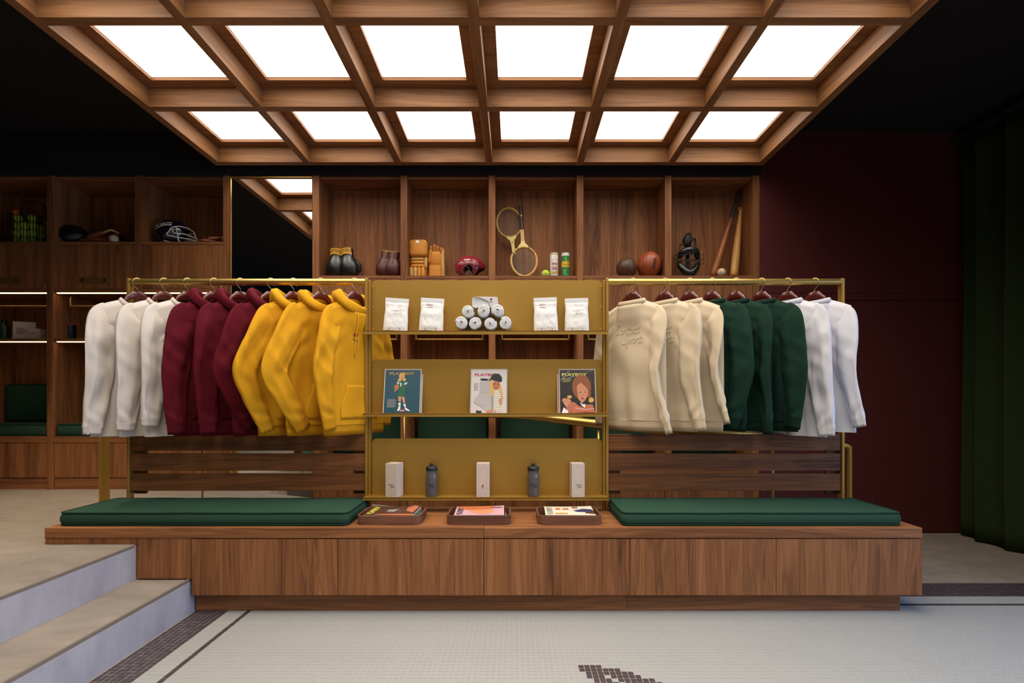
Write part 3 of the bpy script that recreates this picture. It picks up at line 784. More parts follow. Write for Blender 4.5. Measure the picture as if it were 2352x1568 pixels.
def rose(parent, fn, k, name='rose_emblem'):
    """a small rose with stem and two leaves; fn(a, b) -> point on the surface, units of k metres"""
    e = MB()
    e.mi = 0
    for (cx, cy, rx, ry, lift) in ((0, .55, .42, .42, 1), (-.22, .62, .24, .3, 1.6), (.22, .62, .24, .3, 1.6), (0, .75, .22, .22, 2.2), (.05, .42, .25, .2, 2.0)):
        e.add([fn(k * (cx + rx * math.cos(2 * PI * j / 12)), k * (cy + ry * math.sin(2 * PI * j / 12)), lift) for j in range(12)], [tuple(range(12))])
    e.mi = 1
    e.add([fn(k * a, k * b, 1.2) for a, b in ((-.04, .2), (.05, .2), (-.02, -.5), (-.12, -1.0), (-.2, -1.0), (-.1, -.5))], [(0, 1, 2, 5), (5, 2, 3, 4)])
    for s in (-1, 1):
        e.add([fn(k * (-.04 + s * a), k * (b - .1 * s), 1.4) for a, b in ((0, -.45), (.22, -.42), (.5, -.12), (.42, -.5), (.2, -.62))], [(0, 1, 2, 3, 4)])
    return e.build(name, [M['rose'], M['leafk']], parent, fix=False)

def hanger(x, th, right, label):
    t = thing('coat_hanger', label, 'hanger', (x, DK, HZ0), (-th if right else PI + th), group='mahogany coat hangers')
    hk = [(0, .016, -.044), (0, .0245, -.030), (0, .0245, -.015), (0, .015, -.001), (0, 0, .0035), (0, -.015, -.001), (0, -.0245, -.015), (0, -.0255, -.030), (0, -.018, -.046), (0, -.006, -.058), (0, 0, -.068), (0, 0, -.095)]
    # the hook curls over the rail, so it lies across it
    ang = (th if right else -th) + (0 if right else PI)
    MB().tube(bez(hk, 4), .0021, 8).xf(Matrix.Rotation((th if right else -th), 4, 'Z') @ Matrix.Rotation(0 if right else PI, 4, 'Z') @ Matrix.Rotation(math.radians(38 if right else -38), 4, 'Z')).build('hook', M['hook'], t, smooth=True)
    rings = []
    n = 40
    for i in range(n + 1):
        u = (i / n - .5) * 2; a = abs(u); xx = u * .205; ax = abs(xx)
        zt = interp([(0, -.079), (.026, -.081), (.056, -.108), (.082, -.146), (.105, -.172), (.150, -.205), (.205, -.245)], ax)
        zb = interp([(0, -.128), (.030, -.130), (.070, -.160), (.110, -.200), (.205, -.272)], ax)
        hw = .0105 - .002 * smooth(.1, .6, a); bend = 0
        e = .004
        rings.append([(xx, bend - hw, zb + e), (xx, bend - hw * .7, zb), (xx, bend + hw * .7, zb), (xx, bend + hw, zb + e), (xx, bend + hw, zt - .006), (xx, bend + hw * .6, zt), (xx, bend - hw * .6, zt), (xx, bend - hw, zt - .006)])
    MB().loft(rings, True).build('shoulder_form', M['hanger'], t, smooth=True, auto=60)
    bar = MB().tube([(-.165, 0, -.232), (.165, 0, -.232)], .0045, 8)
    bar.build('trouser_bar', M['hanger'], t, smooth=True)
    return t
def make(kind, fab, x, th, right, seed, label, near, far, **kw):
    name = {'shirt': 'long_sleeve_shirt', 'sweat': 'sweatshirt', 'hoodie': 'hoodie'}[kind]
    cat = {'shirt': 'shirt', 'sweat': 'sweatshirt', 'hoodie': 'hoodie'}[kind]
    grp = {'white': 'off-white shirts on the left rail', 'maroon': 'maroon hoodies on the left rail', 'yellow': 'yellow hoodies on the left rail', 'cream': 'cream sweatshirts on the right rail', 'green': 'green sweatshirts on the right rail', 'cool': 'white shirts on the right rail'}[fab]
    t = thing(name, label, cat, (x, DK, HZ0), (-th if right else PI + th), group=grp)
    hem = {'shirt': -.965, 'sweat': -.875, 'hoodie': -.90}[kind]
    g = Garment(hem=kw.get('hem', hem), seed=seed, w=kw.get('w', .232), vneck=.05 if kind != 'hoodie' else .06, fold=.018 if kind == 'shirt' else .012)
    ma, mb_ = FAB[fab]
    b = g.body().build('body', ma, t, smooth=True)
    ns = dict(yo=-.045 if right else .045); ns.update(near); fs = dict(yo=.0); fs.update(far)
    for s, p in ((1, ns), (-1, fs)):
        p.setdefault('zl', .62 if kind == 'shirt' else .60); p.setdefault('wide', 1.0 if kind == 'shirt' else 1.06); p.setdefault('cuff', .045 if kind == 'shirt' else .068)
        sl, cf = g.sleeve(s, **p)
        so = sl.build('sleeve', ma, t, smooth=True); cf.build('cuff', mb_, so, smooth=True)
    if kind != 'shirt': g.band().build('hem_band', mb_, t, smooth=True)
    if kind == 'hoodie':
        h = g.hood().build('hood', ma, t, smooth=True)
        for s in (-1, 1):
            pts = [(s * .035, .060, -.205), (s * .037, g.y(s * .037, -.26, 1) + .006, -.26), (s * .036, g.y(s * .036, -.36, 1) + .005, -.36), (s * .040, g.y(s * .04, -.47, 1) + .005, -.47 - .02 * s)]
            MB().tube(bez(pts, 5), .0032, 6).build('drawstring', M['stringy'] if fab == 'yellow' else ma, h, smooth=True)
        pk = MB()
        def pf(a, bb):
            z = -.66 - .205 * bb; wd = .095 + .05 * smooth(0, .75, bb); xx = (a - .5) * 2 * wd
            return (xx, g.y(xx, z, 1) + .0045, z)
        pk.grid(20, 12, pf); pk.build('pocket', ma, t, smooth=True).modifiers.new('thick', 'SOLIDIFY').thickness = .003
    else:
        g.collar().build('collar', mb_, t, smooth=True)
    return t, g
def hx(px): return X(px, DK)
def R_(a): return math.radians(a)
LEFT = [(316, 62), (378, 62), (432, 62), (493, 60), (553, 60), (623, 57), (675, 60), (738, 58), (816, 58)]
ordl = ['first', 'second', 'third']
allg = []
for i, (q, a) in enumerate(LEFT):
    fab = ('white', 'maroon', 'yellow')[i // 3]; k = i % 3
    what = ('off-white shirt', 'maroon hoodie', 'yellow hoodie')[i // 3]
    hanger(hx(q), R_(a), False, f'mahogany hanger holding the {ordl[k]} {what} from the left')
    if fab == 'white':
        lab = ['off-white long sleeve shirt at the far left end of the left rail', 'off-white long sleeve shirt, middle of the three on the left rail', 'off-white long sleeve shirt right beside the first maroon hoodie'][k]
        near = [dict(cu=.034, zl=.655, el=.004), dict(cu=.014, el=-.006, zl=.635), dict(cu=.02, el=.0, zl=.61)][k]
        allg.append(make('shirt', fab, hx(q), R_(a), False, i, lab, near, dict(cu=.0, el=.01)))
    elif fab == 'maroon':
        lab = ['maroon hoodie next to the off-white shirts, sleeve almost straight', 'maroon hoodie in the middle of the three maroon ones', 'maroon hoodie with a bent sleeve beside the yellow hoodies'][k]
        near = [dict(el=.035, cu=.03, zl=.63), dict(el=.02, cu=.01, zl=.63), dict(el=.085, cu=-.03, zl=.60)][k]
        allg.append(make('hoodie', fab, hx(q), R_(a), False, i, lab, near, dict(cu=.02, el=.03)))
    else:
        lab = ['yellow hoodie with the sharply bent sleeve next to the maroon hoodies', 'yellow hoodie in the middle of the three yellow ones', 'yellow hoodie with a rose on its chest beside the shelves'][k]
        near = [dict(el=.13, cu=.02, zl=.62, wide=1.0), dict(el=.13, cu=-.02, zl=.615, wide=1.12), dict(el=.06, cu=.02, zl=.61, wide=.92)][k]
        t, g = make('hoodie', fab, hx(q), R_(a), False, i, lab, near, dict(cu=.04, el=.06))
        allg.append((t, g))
        if k == 2:
            rose(t, lambda a_, b_, l: (.037 - a_, g.y(.037 - a_, -.375 + b_, 1) + .002 + .0004 * l, -.375 + b_), .030)
RIGHT = [(1452, 48, 'cream'), (1526, 53, 'cream'), (1583, 56, 'cream'), (1634, 58, 'green'), (1689, 60, 'green'), (1748, 60, 'green'), (1808, 62, 'cool'), (1871, 62, 'cool')]
rl = ['cream sweatshirt with embossed script on its back beside the shelves', 'cream sweatshirt in the middle of the three cream ones', 'cream sweatshirt next to the dark green sweatshirts',
      'forest green sweatshirt right behind the last cream one', 'forest green sweatshirt in the middle of the three green ones', 'forest green sweatshirt next to the two white shirts',
      'white long sleeve shirt right behind the last green sweatshirt', 'white long sleeve shirt at the far right end of the right rail']
rn = [dict(el=-.03, cu=.055, zl=.63, tw=.9, wide=.9), dict(el=-.005, cu=.05, zl=.61, tw=.2), dict(el=-.01, cu=.06, zl=.57, tw=.9, wide=.8),
      dict(el=.03, cu=-.03, zl=.60, tw=0), dict(el=.0, cu=.03, zl=.63, tw=.5, wide=.9), dict(el=.03, cu=.015, zl=.60),
      dict(el=.02, cu=.05, zl=.66), dict(el=.0, cu=.06, zl=.61, tw=.3, wide=.9)]
for i, (q, a, fab) in enumerate(RIGHT):
    what = {'cream': 'cream sweatshirt', 'green': 'green sweatshirt', 'cool': 'white shirt'}[fab]
    k = i % 3
    hanger(hx(q), R_(a), True, f'mahogany hanger holding the {ordl[k]} {what} on the right rail')
    t, g = make('shirt' if fab == 'cool' else 'sweat', fab, hx(q), R_(a), True, i + 20, rl[i], rn[i], dict(el=.03, cu=.03), **({'hem': -.94} if i == 7 else {}))
    if fab == 'cream' and i < 2:
        e = MB()
        script(e, lambda a_, b_: (-.095 + .205 * a_, g.y(-.095 + .205 * a_, -.44 + .155 * b_, -1) - .0012, -.44 + .155 * b_), .0022, 5, 5)
        e.build('embroidery', M['thread'], t, smooth=True, label='raised script lettering')
# ------------------------------------------------------------------ sports things on the locker shelves
M.update(
    leatherk=plain('black_leather', '#121210', .34, spec=.6, noise=.25, nscale=20, bump=.1, bscale=90),
    leatherm=plain('maroon_leather', '#4a1a18', .45, noise=.3, nscale=25, bump=.3, bscale=60),
    lace=plain('lace', '#b98f55', .8), labely=plain('yellow_label', '#d69a1c', .5),
    tan=plain('tan_leather', '#c98222', .6, noise=.18, nscale=18, bump=.2, bscale=80), tanp=plain('worn_tan_leather', '#c49a52', .6, noise=.2, nscale=22, bump=.2, bscale=80),
    tand=plain('brown_tan_leather', '#a8651a', .6, noise=.2, nscale=20, bump=.2, bscale=80), trim=plain('dark_binding', '#2b241f', .7),
    hred=plain('red_shell', '#8e2233', .22, spec=.6, coat=.5), pad=plain('black_padding', '#141416', .7),
    ash=wood('racket_ash', '#b98a48', '#dcb268', 'z', .4), ashp=plain('pale_lacquer', '#d3ba68', .4), gripd=plain('leather_grip', '#3a2318', .55, noise=.2, nscale=60),
    string=plain('gut_string', '#b8a890', .5), tball=plain('tennis_felt', '#b7cf2e', .95, bump=.4, bscale=500, sheen=.3), tseam=plain('ball_seam', '#e6ead0', .8),
    canw=plain('white_tin', '#dad6cf', .35), cang=plain('green_tin', '#0f7a4c', .35), cany=plain('yellow_tin', '#d8b21e', .35), redi=plain('red_ink', '#a81c34', .5), tin=plain('tin', '#bdbab2', .3, metal=.9),
    brownl=plain('brown_leather', '#513421', .5, noise=.2, nscale=20, bump=.15, bscale=120), orangel=plain('orange_leather', '#93431c', .45, noise=.15, nscale=16, bump=.15, bscale=120),
    seam=plain('dark_seam', '#2c1a12', .7), batd=wood('worn_bat', '#5a2f18', '#9a5a2c', 'z', .35), batl=wood('pale_bat', '#a06a34', '#c99552', 'z', .4), tape=plain('black_tape', '#15130f', .6),
    bball=plain('baseball_hide', '#c9b48e', .6, noise=.2, nscale=30), stitch=plain('red_stitch', '#8c3426', .7), strap=plain('olive_strap', '#4a3d28', .85, noise=.2),
    navy=plain('navy_shell', '#101522', .2, spec=.6, coat=.5), whitep=plain('white_coat', '#d9d4cc', .4), wire=plain('black_wire', '#0c0c0c', .4),
    glove=plain('baseball_glove_leather', '#7a3d18', .55, noise=.2, nscale=20), tagr=plain('red_tag', '#a01c20', .5), greyb=plain('grey_base', '#5a5a5a', .5), clear=plain('smoked_plastic', '#3c4038', .2),
)
SR = .084 + 2.115 + .0005        # top of the right shelves
SL = UP + 2.115 + .0005          # top of the left shelves
SLL = UP + 1.289 + .0005         # lower shelf in the left bays
def at(px, d, z): return (X(px, d), d, z)
def rloft(prof, n=20, sq=1.0, tilt=None):
    """prof: (z, rx, ry, cx, cy); superellipse rings"""
    rings = []
    for (z, rx, ry, cx, cy) in prof:
        ring = []
        for j in range(n):
            a = 2 * PI * j / n; c, s = math.cos(a), math.sin(a)
            ring.append((cx + rx * math.copysign(abs(c) ** sq, c), cy + ry * math.copysign(abs(s) ** sq, s), z))
        rings.append(ring)
    return rings
def boxing_glove(px, d, tilt, label, fist, laces, seed, mir=1, k=1.0):
    t = thing('boxing_glove', label, 'boxing glove', at(px, d, SR), group=None)
    R = Matrix.Rotation(math.radians(tilt), 4, 'Y')
    prof = [(.002, .040, .040, 0, 0), (.012, .062, .058, 0, 0), (.04, .080, .072, 0, 0), (.08, .086, .076, 0, 0), (.12, .080, .070, 0, 0), (.15, .068, .058, 0, 0), (.175, .058, .048, 0, 0), (.19, .055, .045, 0, 0), (.245, .058, .046, 0, 0), (.252, .056, .044, 0, 0), (.246, .050, .038, 0, 0)]
    prof = [(z * k, a * k, b * k, c, e) for z, a, b, c, e in prof]
    m = MB().loft(rloft(prof, 24, .9), True)
    if laces:
        m.v = [tuple(Vector(v) * (1 + .05 * mnoise.noise(Vector(v) * 22 + Vector((seed, 0, 0))))) for v in m.v]
    m.xf(R).build('fist', fist, t, smooth=True)
    th = MB().tube([R @ Vector((mir * p[0] * k, p[1] * k, p[2] * k)) for p in bez([(.050, .02, .155), (.070, .03, .115), (.072, .035, .07), (.060, .03, .035)], 4)], [.018 * k, .022 * k, .024 * k, .026 * k, .027 * k, .027 * k, .026 * k, .025 * k, .024 * k, .022 * k, .018 * k, .012 * k, .006 * k], 12)
    th.build('thumb', fist, t, smooth=True)
    if not laces:
        lab = MB()
        def lf(a, b):
            an = -PI / 2 + (a - .5) * 1.9; z = .186 + .064 * b + .014 * math.cos((a - .5) * PI)* (1 - b)
            return R @ Vector((.0595 * math.cos(an), .049 * math.sin(an), z))
        lab.grid(14, 4, lf).build('cuff_label', M['labely'], t, smooth=True)
        text_mesh('EVERLAST', M['ink'], t, R.to_4x4(), .088, .030, fit=lambda x_, y_: (-.0602 * math.sin(x_ / .05), -.0500 * math.cos(x_ / .05), .222 - y_ + .006 * math.cos(x_ / .045 * PI / 2)), bold=.01)
    else:
        MB().tube([R @ Vector((.057 * k * math.cos(a), .045 * k * math.sin(a), .252 * k)) for a in [2 * PI * i / 24 for i in range(24)]], .0035, 6, closed=True).build('binding', M['lace'], t, smooth=True)
        lc = MB(); n = 12
        lc.tube([R @ Vector(((.010 * (-1) ** i + .0) * k, -(.047 + .022 * math.sin(i / n * 2.2)) * k, (.245 - .012 * i) * k)) for i in range(n)], .003, 6)
        lc.build('lacing', M['lace'], t, smooth=True)
    return t
boxing_glove(772, 4.222, 2, 'black boxing glove standing on its fist, left of the pair', M['leatherk'], False, 1, mir=-1)
boxing_glove(806, 4.205, -9, 'black boxing glove leaning left, right of the pair', M['leatherk'], False, 2, mir=1, k=.985)
boxing_glove(881, 4.225, 9, 'old maroon boxing glove with tan laces, left of the pair', M['leatherm'], True, 3, mir=-1, k=.92)
boxing_glove(903, 4.20, 2, 'old maroon boxing glove with tan laces, against the locker upright', M['leatherm'], True, 4, mir=-1, k=.86)

# padded hockey gloves
def roll(p, q, r, n=10, flat=.75):
    m = MB(); a, b = Vector(p), Vector(q); pts = []; rs = []
    for i in range(9):
        u = i / 8; pts.append(a + (b - a) * u); rs.append(r * (1 - (2 * u - 1) ** 6 * .55))
    return m.tube(pts, rs, n, flat=flat)
t = thing('hockey_glove', 'tan padded hockey glove seen from its back, fingers down', 'hockey glove', at(963, 4.235, SR))
def pad_block(x0, x1, z0, z1, y, th, mat, name, r=.02, par=None):
    pl = []
    for cx, cz, a0 in ((x1 - r, z1 - r, 0), (x0 + r, z1 - r, 90), (x0 + r, z0 + r, 180), (x1 - r, z0 + r, 270)):
        for s in range(5):
            a = math.radians(a0 + 90 * s / 4); pl.append((cx + r * math.cos(a), cz + r * math.sin(a)))
    xc, zc = (x0 + x1) / 2, (z0 + z1) / 2
    rings = []
    for (dy, k) in ((th / 2, .9), (th * .3, 1.0), (-th * .25, 1.0), (-th * .42, .95), (-th / 2, .82), (-th * .53, .5)):
        rings.append([(xc + (a - xc) * k, y + dy, zc + (b - zc) * k) for a, b in pl])
    m = MB().loft(rings, True); m.v = [tuple(Vector(v) + Vector((1, 1, 1)) * .003 * mnoise.noise(Vector(v) * 40)) for v in m.v]; o = m.build(name, mat, par, smooth=True)
    MB().tube([(xc + (a - xc) * .80, y - th * .515, zc + (b - zc) * .80) for a, b in pl], .0012, 5, closed=True).build('stitching', M['tand'], o, smooth=True)
    MB().tube([(xc + (a - xc) * 1.01, y + th * .25, zc + (b - zc) * 1.01) for a, b in pl], .0035, 6, closed=True).build('binding', M['trim'], o, smooth=True)
    return o
pad_block(-.085, .075, .185, .335, .0, .075, M['tan'], 'cuff', .03, t)
for i, z in enumerate((.168, .138, .108)):
    roll((-.076, -.010, z), (.047, -.010, z), .0165, flat=1.0).build('knuckle_roll', M['tan'] if i else M['tanp'], t, smooth=True)
roll((.062, -.010, .185), (.058, -.012, .085), .019).build('thumb_roll', M['tanp'], t, smooth=True)
for i in range(4):
    x = -.066 + .034 * i
    roll((x, -.012, .100), (x + .002, -.020, .004), .0178, flat=1.0).build('finger', M['tanp'] if i in (0, 1) else M['tan'], t, smooth=True)
MB().loft(rloft([(.006, .07, .02, -.01, .012), (.02, .078, .028, -.008, .012), (.18, .078, .030, -.006, .012), (.20, .07, .02, -.006, .012)], 16, .7), True).build('palm', M['tand'], t, smooth=True)
MB().box(-.022, .008, -.0425, -.040, .300, .322).build('maker_tag', M['white'], t, fix=False)
t = thing('hockey_glove', 'tan padded hockey glove seen from its palm, fingers up', 'hockey glove', at(1001, 4.275, SR))
pad_block(-.062, .055, .004, .130, 0, .06, M['tan'], 'cuff', .014, t)
MB().loft(rloft([(.125, .052, .024, 0, .004), (.14, .058, .030, 0, .004), (.22, .058, .030, 0, .004), (.245, .052, .026, 0, .004)], 18, .6), True).build('palm', M['tan'], t, smooth=True)
for i in range(4):
    x = -.041 + .029 * i
    roll((x, -.004, .225), (x + .003, -.014, .310 - .014 * abs(i - 1)), .0165, flat=1.0).build('finger', M['tand'], t, smooth=True)
roll((-.055, -.018, .135), (-.042, -.022, .262), .0185).build('thumb', M['tan'], t, smooth=True)
MB().loft(rloft([(.002, .012, .03, .066, .012), (.02, .016, .034, .066, .012), (.26, .014, .032, .060, .012), (.28, .008, .02, .058, .012)], 12, .7), True).build('side_roll', M['tanp'], t, smooth=True)

# helmets
def shell(rx, ry, rz, low, n=56, m=18, front=None):
    """dome over an ellipse; low(a) gives the height of its lower edge at azimuth a"""
    def fn(a_, b_):
        a = a_ * 2 * PI; zl = low(a); el0 = math.asin(max(-.98, min(.98, zl / rz)))
        el = el0 + (PI / 2 - .01 - el0) * b_
        k = 1.0
        x_, y_, z_ = math.cos(el) * math.cos(a), math.cos(el) * math.sin(a), math.sin(el)
        if front: k = front(a, el)
        return (x_ * rx * k, y_ * ry * (k if z_ > -2 else 1), z_ * rz)
    return MB().grid(n, m, fn, close_u=True)
def az(a): return abs((a + PI) % (2 * PI) - PI)          # 0 = front (+x), PI = back
HB = Matrix.Translation((0, 0, .10))
t = thing('hockey_helmet', 'glossy red hockey helmet with black side plate', 'helmet', at(1078, 4.235, SR), math.radians(4))
low = lambda a: interp([(0, -.028), (.5, -.020), (.78, -.030), (.92, -.088), (1.20, -.094), (1.32, -.03), (1.6, .0), (1.9, -.02), (2.1, -.085), (2.5, -.098), (PI, -.098)], az(a))
s = shell(.128, .092, .098, low, front=lambda a, el: 1 + .10 * math.exp(-(az(a) / .6) ** 2) * math.exp(-(el / .5) ** 2))
s.xf(HB); o = s.build('shell', M['hred'], t, smooth=True); o.modifiers.new('thick', 'SOLIDIFY').thickness = .006
s = shell(.112, .078, .086, lambda a: -.06 if az(a) > 2.0 else .0); s.xf(HB).build('padding', M['pad'], t, smooth=True)
def on_side(x, z, off=0):       # a point on the shell's camera side
    y_ = -.092 * math.sqrt(max(.02, 1 - (x / .131) ** 2 - ((z - .10) / .098) ** 2)); return (x, y_ - off, z)
MB().tube([on_side(-.105 + .2 * i / 20, .125 + .012 * math.sin(i / 20 * PI), .001) for i in range(21)], .0022, 6).build('ridge', M['hred'], t, smooth=True)
MB().tube([on_side(.04 + .02 * i / 10, .172 - .075 * i / 10, .001) for i in range(11)], .002, 6).build('ridge', M['hred'], t, smooth=True)
for zz in (.098, .090, .080):
    MB().tube([on_side(.052 + .05 * i / 8, zz - .006 * i / 8, .0005) for i in range(9)], .0018, 6).build('vent', M['pad'], t, smooth=True)
for (xx, zz) in ((-.112, .118), (-.115, .105)):
    MB().ball(on_side(xx, zz, -.002), .005, n=8, m=6).build('vent', M['pad'], t, smooth=True)
pl = MB(); pl.grid(8, 2, lambda a, b: on_side(-.022 + .052 * a, .093 + .014 * b, .003)); o = pl.build('name_plate', M['ink'], t); o.modifiers.new('thick', 'SOLIDIFY').thickness = -.003
text_mesh('JACOBSON', M['white'], t, Matrix.Identity(4), .042, .007, fit=lambda x_, y_: on_side(.004 + x_, .100 + y_, .0045))
MB().box(-.006, .006, -.0015, .0015, -.028, .028).xf(Matrix.Translation((.043, -.0865, .046)) @ Matrix.Rotation(.1, 4, 'Y')).build('side_strap', M['pad'], t, bevel=.001)
MB().ball((.036, -.084, .012), .010, .006, .010, 12, 8).build('snap', M['pad'], t, smooth=True)
MB().tube([(-.048 + .030 * math.cos(a) + .02, -.088, .05 + .034 * math.sin(a)) for a in [2 * PI * i / 24 for i in range(24)]], .004, 8, closed=True).build('ear_guard', M['clear'], t, smooth=True)
MB().tube(bez([(-.085, -.075, .03), (-.05, -.088, .008), (-.01, -.088, -.0 + .004), (.034, -.086, .008)], 5), .002, 6).build('chin_strap', M['pad'], t, smooth=True)

t = thing('football_helmet', 'dark football helmet with white face mask and lettering', 'football helmet', at(398, 4.275, SL), math.radians(30))
low = lambda a: interp([(0, .045), (.7, .035), (.95, -.02), (1.15, -.095), (1.6, -.118), (2.2, -.112), (2.7, -.085), (PI, -.075)], az(a))
HB2 = Matrix.Translation((0, 0, .120))
s = shell(.140, .115, .118, low); s.xf(HB2); o = s.build('shell', M['navy'], t, smooth=True); o.modifiers.new('thick', 'SOLIDIFY').thickness = .006
s = shell(.128, .103, .106, lambda a: -.09 if az(a) > 1.05 else .05); s.xf(HB2).build('padding', plain('grey_padding', '#8a7f70', .8), t, smooth=True)
for yy, mt, wd in ((-.028, M['whitep'], .010), (.028, M['whitep'], .010), (0, M['tagr'], .020)):
    st_ = MB(); st_.grid(24, 2, lambda a, b: (lambda el, y_: (.1415 * math.cos(el) * math.sqrt(max(0, 1 - (y_ / .117) ** 2)), y_, .120 + .1195 * math.sin(el) * math.sqrt(max(0, 1 - (y_ / .117) ** 2))))(.42 + 2.4 * a, yy + wd * (b - .5)))
    st_.build('stripe', mt, t, smooth=True)
def fside(x, z, off=0): return (x, -.115 * math.sqrt(max(.02, 1 - (x / .140) ** 2 - ((z - .12) / .118) ** 2)) - off, z)
text_mesh('GIANTS', M['whitep'], t, Matrix.Identity(4), .128, .036, bold=.02, fit=lambda x_, y_: fside(-.065 + x_ + y_ * .35, .165 + y_ + .10 * (x_ + .0), .0015))
MB().tube([fside(-.125 + .125 * i / 14, .118 + .045 * math.sin(i / 14 * PI / 2), .001) for i in range(15)], .003, 6).build('stripe', M['whitep'], t, smooth=True)
fm = [
  [(-.02, -.117, .10), (.0, -.120, .135), (.05, -.118, .155), (.11, -.085, .158), (.150, -.035, .150), (.158, 0, .148), (.150, .035, .150), (.11, .085, .158), (.05, .118, .155), (.0, .120, .135), (-.02, .117, .10)],
  [(-.02, -.117, .10), (-.035, -.117, .070), (.03, -.122, .058), (.10, -.105, .06), (.165, -.045, .07), (.178, 0, .072), (.165, .045, .07), (.10, .105, .06), (.03, .122, .058), (-.035, .117, .070), (-.02, .117, .10)],
  [(-.005, -.118, .122), (.025, -.122, .09), (.09, -.108, .098), (.165, -.045, .09), (.178, 0, .088), (.165, .045, .09), (.09, .108, .098), (.025, .122, .09), (-.005, .118, .122)],
  [(.03, -.121, .15), (.04, -.124, .09), (.05, -.120, .03), (.09, -.10, .006), (.14, -.07, .006), (.172, -.03, .006), (.180, 0, .006), (.172, .03, .006), (.14, .07, .006), (.09, .10, .006), (.05, .120, .03), (.04, .124, .09), (.03, .121, .15)],
  [(.150, -.030, .152), (.172, -.032, .09), (.178, -.032, .006)], [(.150, .030, .152), (.172, .032, .09), (.178, .032, .006)]]
g = MB()
for p in fm: g.tube(bez(p, 5), .0048, 8)
g.build('face_mask', M['whitep'], t, smooth=True)
MB().tube(bez([(-.06, -.100, .02), (.0, -.112, .008), (.06, -.10, .004), (.10, -.06, .004), (.11, 0, .004)], 5), .010, 8, flat=.5).build('chin_strap', M['whitep'], t, smooth=True)

t = thing('batting_helmet', 'glossy dark batting helmet in the shadowed locker bay', 'helmet', at(168, 4.28, SL), math.radians(32))
low = lambda a: interp([(0, .015), (.7, .01), (1.1, -.06), (1.5, -.085), (1.9, -.06), (2.3, -.03), (PI, -.02)], az(a))
s = shell(.125, .10, .105, low); s.xf(Matrix.Translation((0, 0, .088))); o = s.build('shell', M['leatherk'], t, smooth=True); o.modifiers.new('thick', 'SOLIDIFY').thickness = .006
MB().grid(16, 4, lambda a, b: (.118 * math.cos((a - .5) * 2) + .055 * b * math.cos((a - .5) * 2.2), .095 * math.sin((a - .5) * 2), .103 - .02 * b)).build('visor', M['leatherk'], t, smooth=True).modifiers.new('thick', 'SOLIDIFY').thickness = .005

def ball_glove(px, d, label, k, rot, ballin):
    t = thing('baseball_glove', label, 'baseball glove', at(px, d, SL), rot)
    s = MB().loft([[(k * (-.10 + .21 * i / 10), k * .085 * math.sin(2 * PI * j / 14) * (1 - .35 * abs(i / 10 - .45)), k * (.030 + .026 * math.cos(2 * PI * j / 14)) * (.5 + .5 * math.sin(PI * (i + .6) / 11.2))) for j in range(14)] for i in range(11)], True)
    s.build('palm', M['glove'], t, smooth=True)
    for i in range(4):
        a = (-.5 + i * .33)
        roll((k * .02, k * (-.03 + .03 * i), k * .045), (k * (.125 - .01 * i), k * (-.06 + .045 * i), k * (.065 + .015 * i)), k * .019).build('finger', M['glove'], t, smooth=True)
    roll((-.05 * k, -.06 * k, .04 * k), (.05 * k, -.085 * k, .07 * k), .022 * k).build('thumb', M['glove'], t, smooth=True)
    web = MB()
    web.tube(bez([(.05 * k, -.085 * k, .07 * k), (.10 * k, -.09 * k, .09 * k), (.13 * k, -.06 * k, .08 * k)], 5), .008 * k, 6); web.build('webbing', M['lace'], t, smooth=True)
    return t
ball_glove(235, 4.27, 'open brown baseball glove lying beside the batting helmet', 1.3, .2, True)
ball_glove(484, 4.26, 'brown leather glove at the right end of the football helmet shelf', 1.0, .9, False)
b = MB().ball((0, 0, .036), .036).build('softball', M['bball'], smooth=True); b.location = at(262, 4.175, SL); tag(b, 'pale ball beside the brown baseball glove in the dark locker', 'ball')

# tennis ball basket
bx_ = at(76, 4.30, SL); t = thing('ball_basket', 'black wire hopper filled with yellow tennis balls', 'basket', bx_)
g = MB()
for i in range(9):
    u = -.112 + .028 * i
    for yy in (-.112, .112): g.tube([(u, yy, .003), (u, yy, .26)], .0028, 6)
    for xx in (-.112, .112): g.tube([(xx, u, .003), (xx, u, .26)], .0028, 6)
    g.tube([(u, -.112, .004), (u, .112, .004)], .0024, 6)
g.build('bars', M['wire'], t, smooth=True)
for z in (.006, .26):
    MB().tube([(-.112, -.112, z), (.112, -.112, z), (.112, .112, z), (-.112, .112, z)], .0038, 8, closed=True).build('rim', M['wire'], t, smooth=True)
MB().tube(bez([(-.112, 0, .26), (-.10, 0, .38), (0, 0, .42), (.10, 0, .38), (.112, 0, .26)], 5), .004, 8).build('handle', M['wire'], t, smooth=True)
pl = MB().box(-.026, .026, -.004, 0, -.024, .024).build('brand_plate', M['tagr'], t, fix=False); pl.location = (-.032, -.116, .275)
wv = MB()
for p in ([(-.016, .014), (-.012, -.008), (-.004, -.012), (0, -.004), (.0, .012)], [(0, .012), (.0, -.006), (.006, -.012), (.014, -.006), (.015, .014)]):
    wv.tube(bez([(a, -.005, b) for a, b in p], 4), .0022, 6)
wv.build('letter_mark', M['cany'], pl, smooth=True)
random.seed(11); bme = MB().ball((0, 0, 0), .0325, n=16, m=10).mesh('tennis_ball', M['tball'], True)
k = 0
for lz in range(4):
    for ix in range(3):
        for iy in range(3):
            if lz == 3 and (ix + iy) % 2: continue
            o = bpy.data.objects.new('tennis_ball', bme); COL.objects.link(o)
            o.location = (bx_[0] - .068 + .068 * ix + random.uniform(-.004, .004), bx_[1] - .068 + .068 * iy + random.uniform(-.004, .004), bx_[2] + .042 + .066 * lz)
            tag(o, 'yellow tennis ball inside the black wire hopper', 'ball', 'tennis balls in the wire hopper')
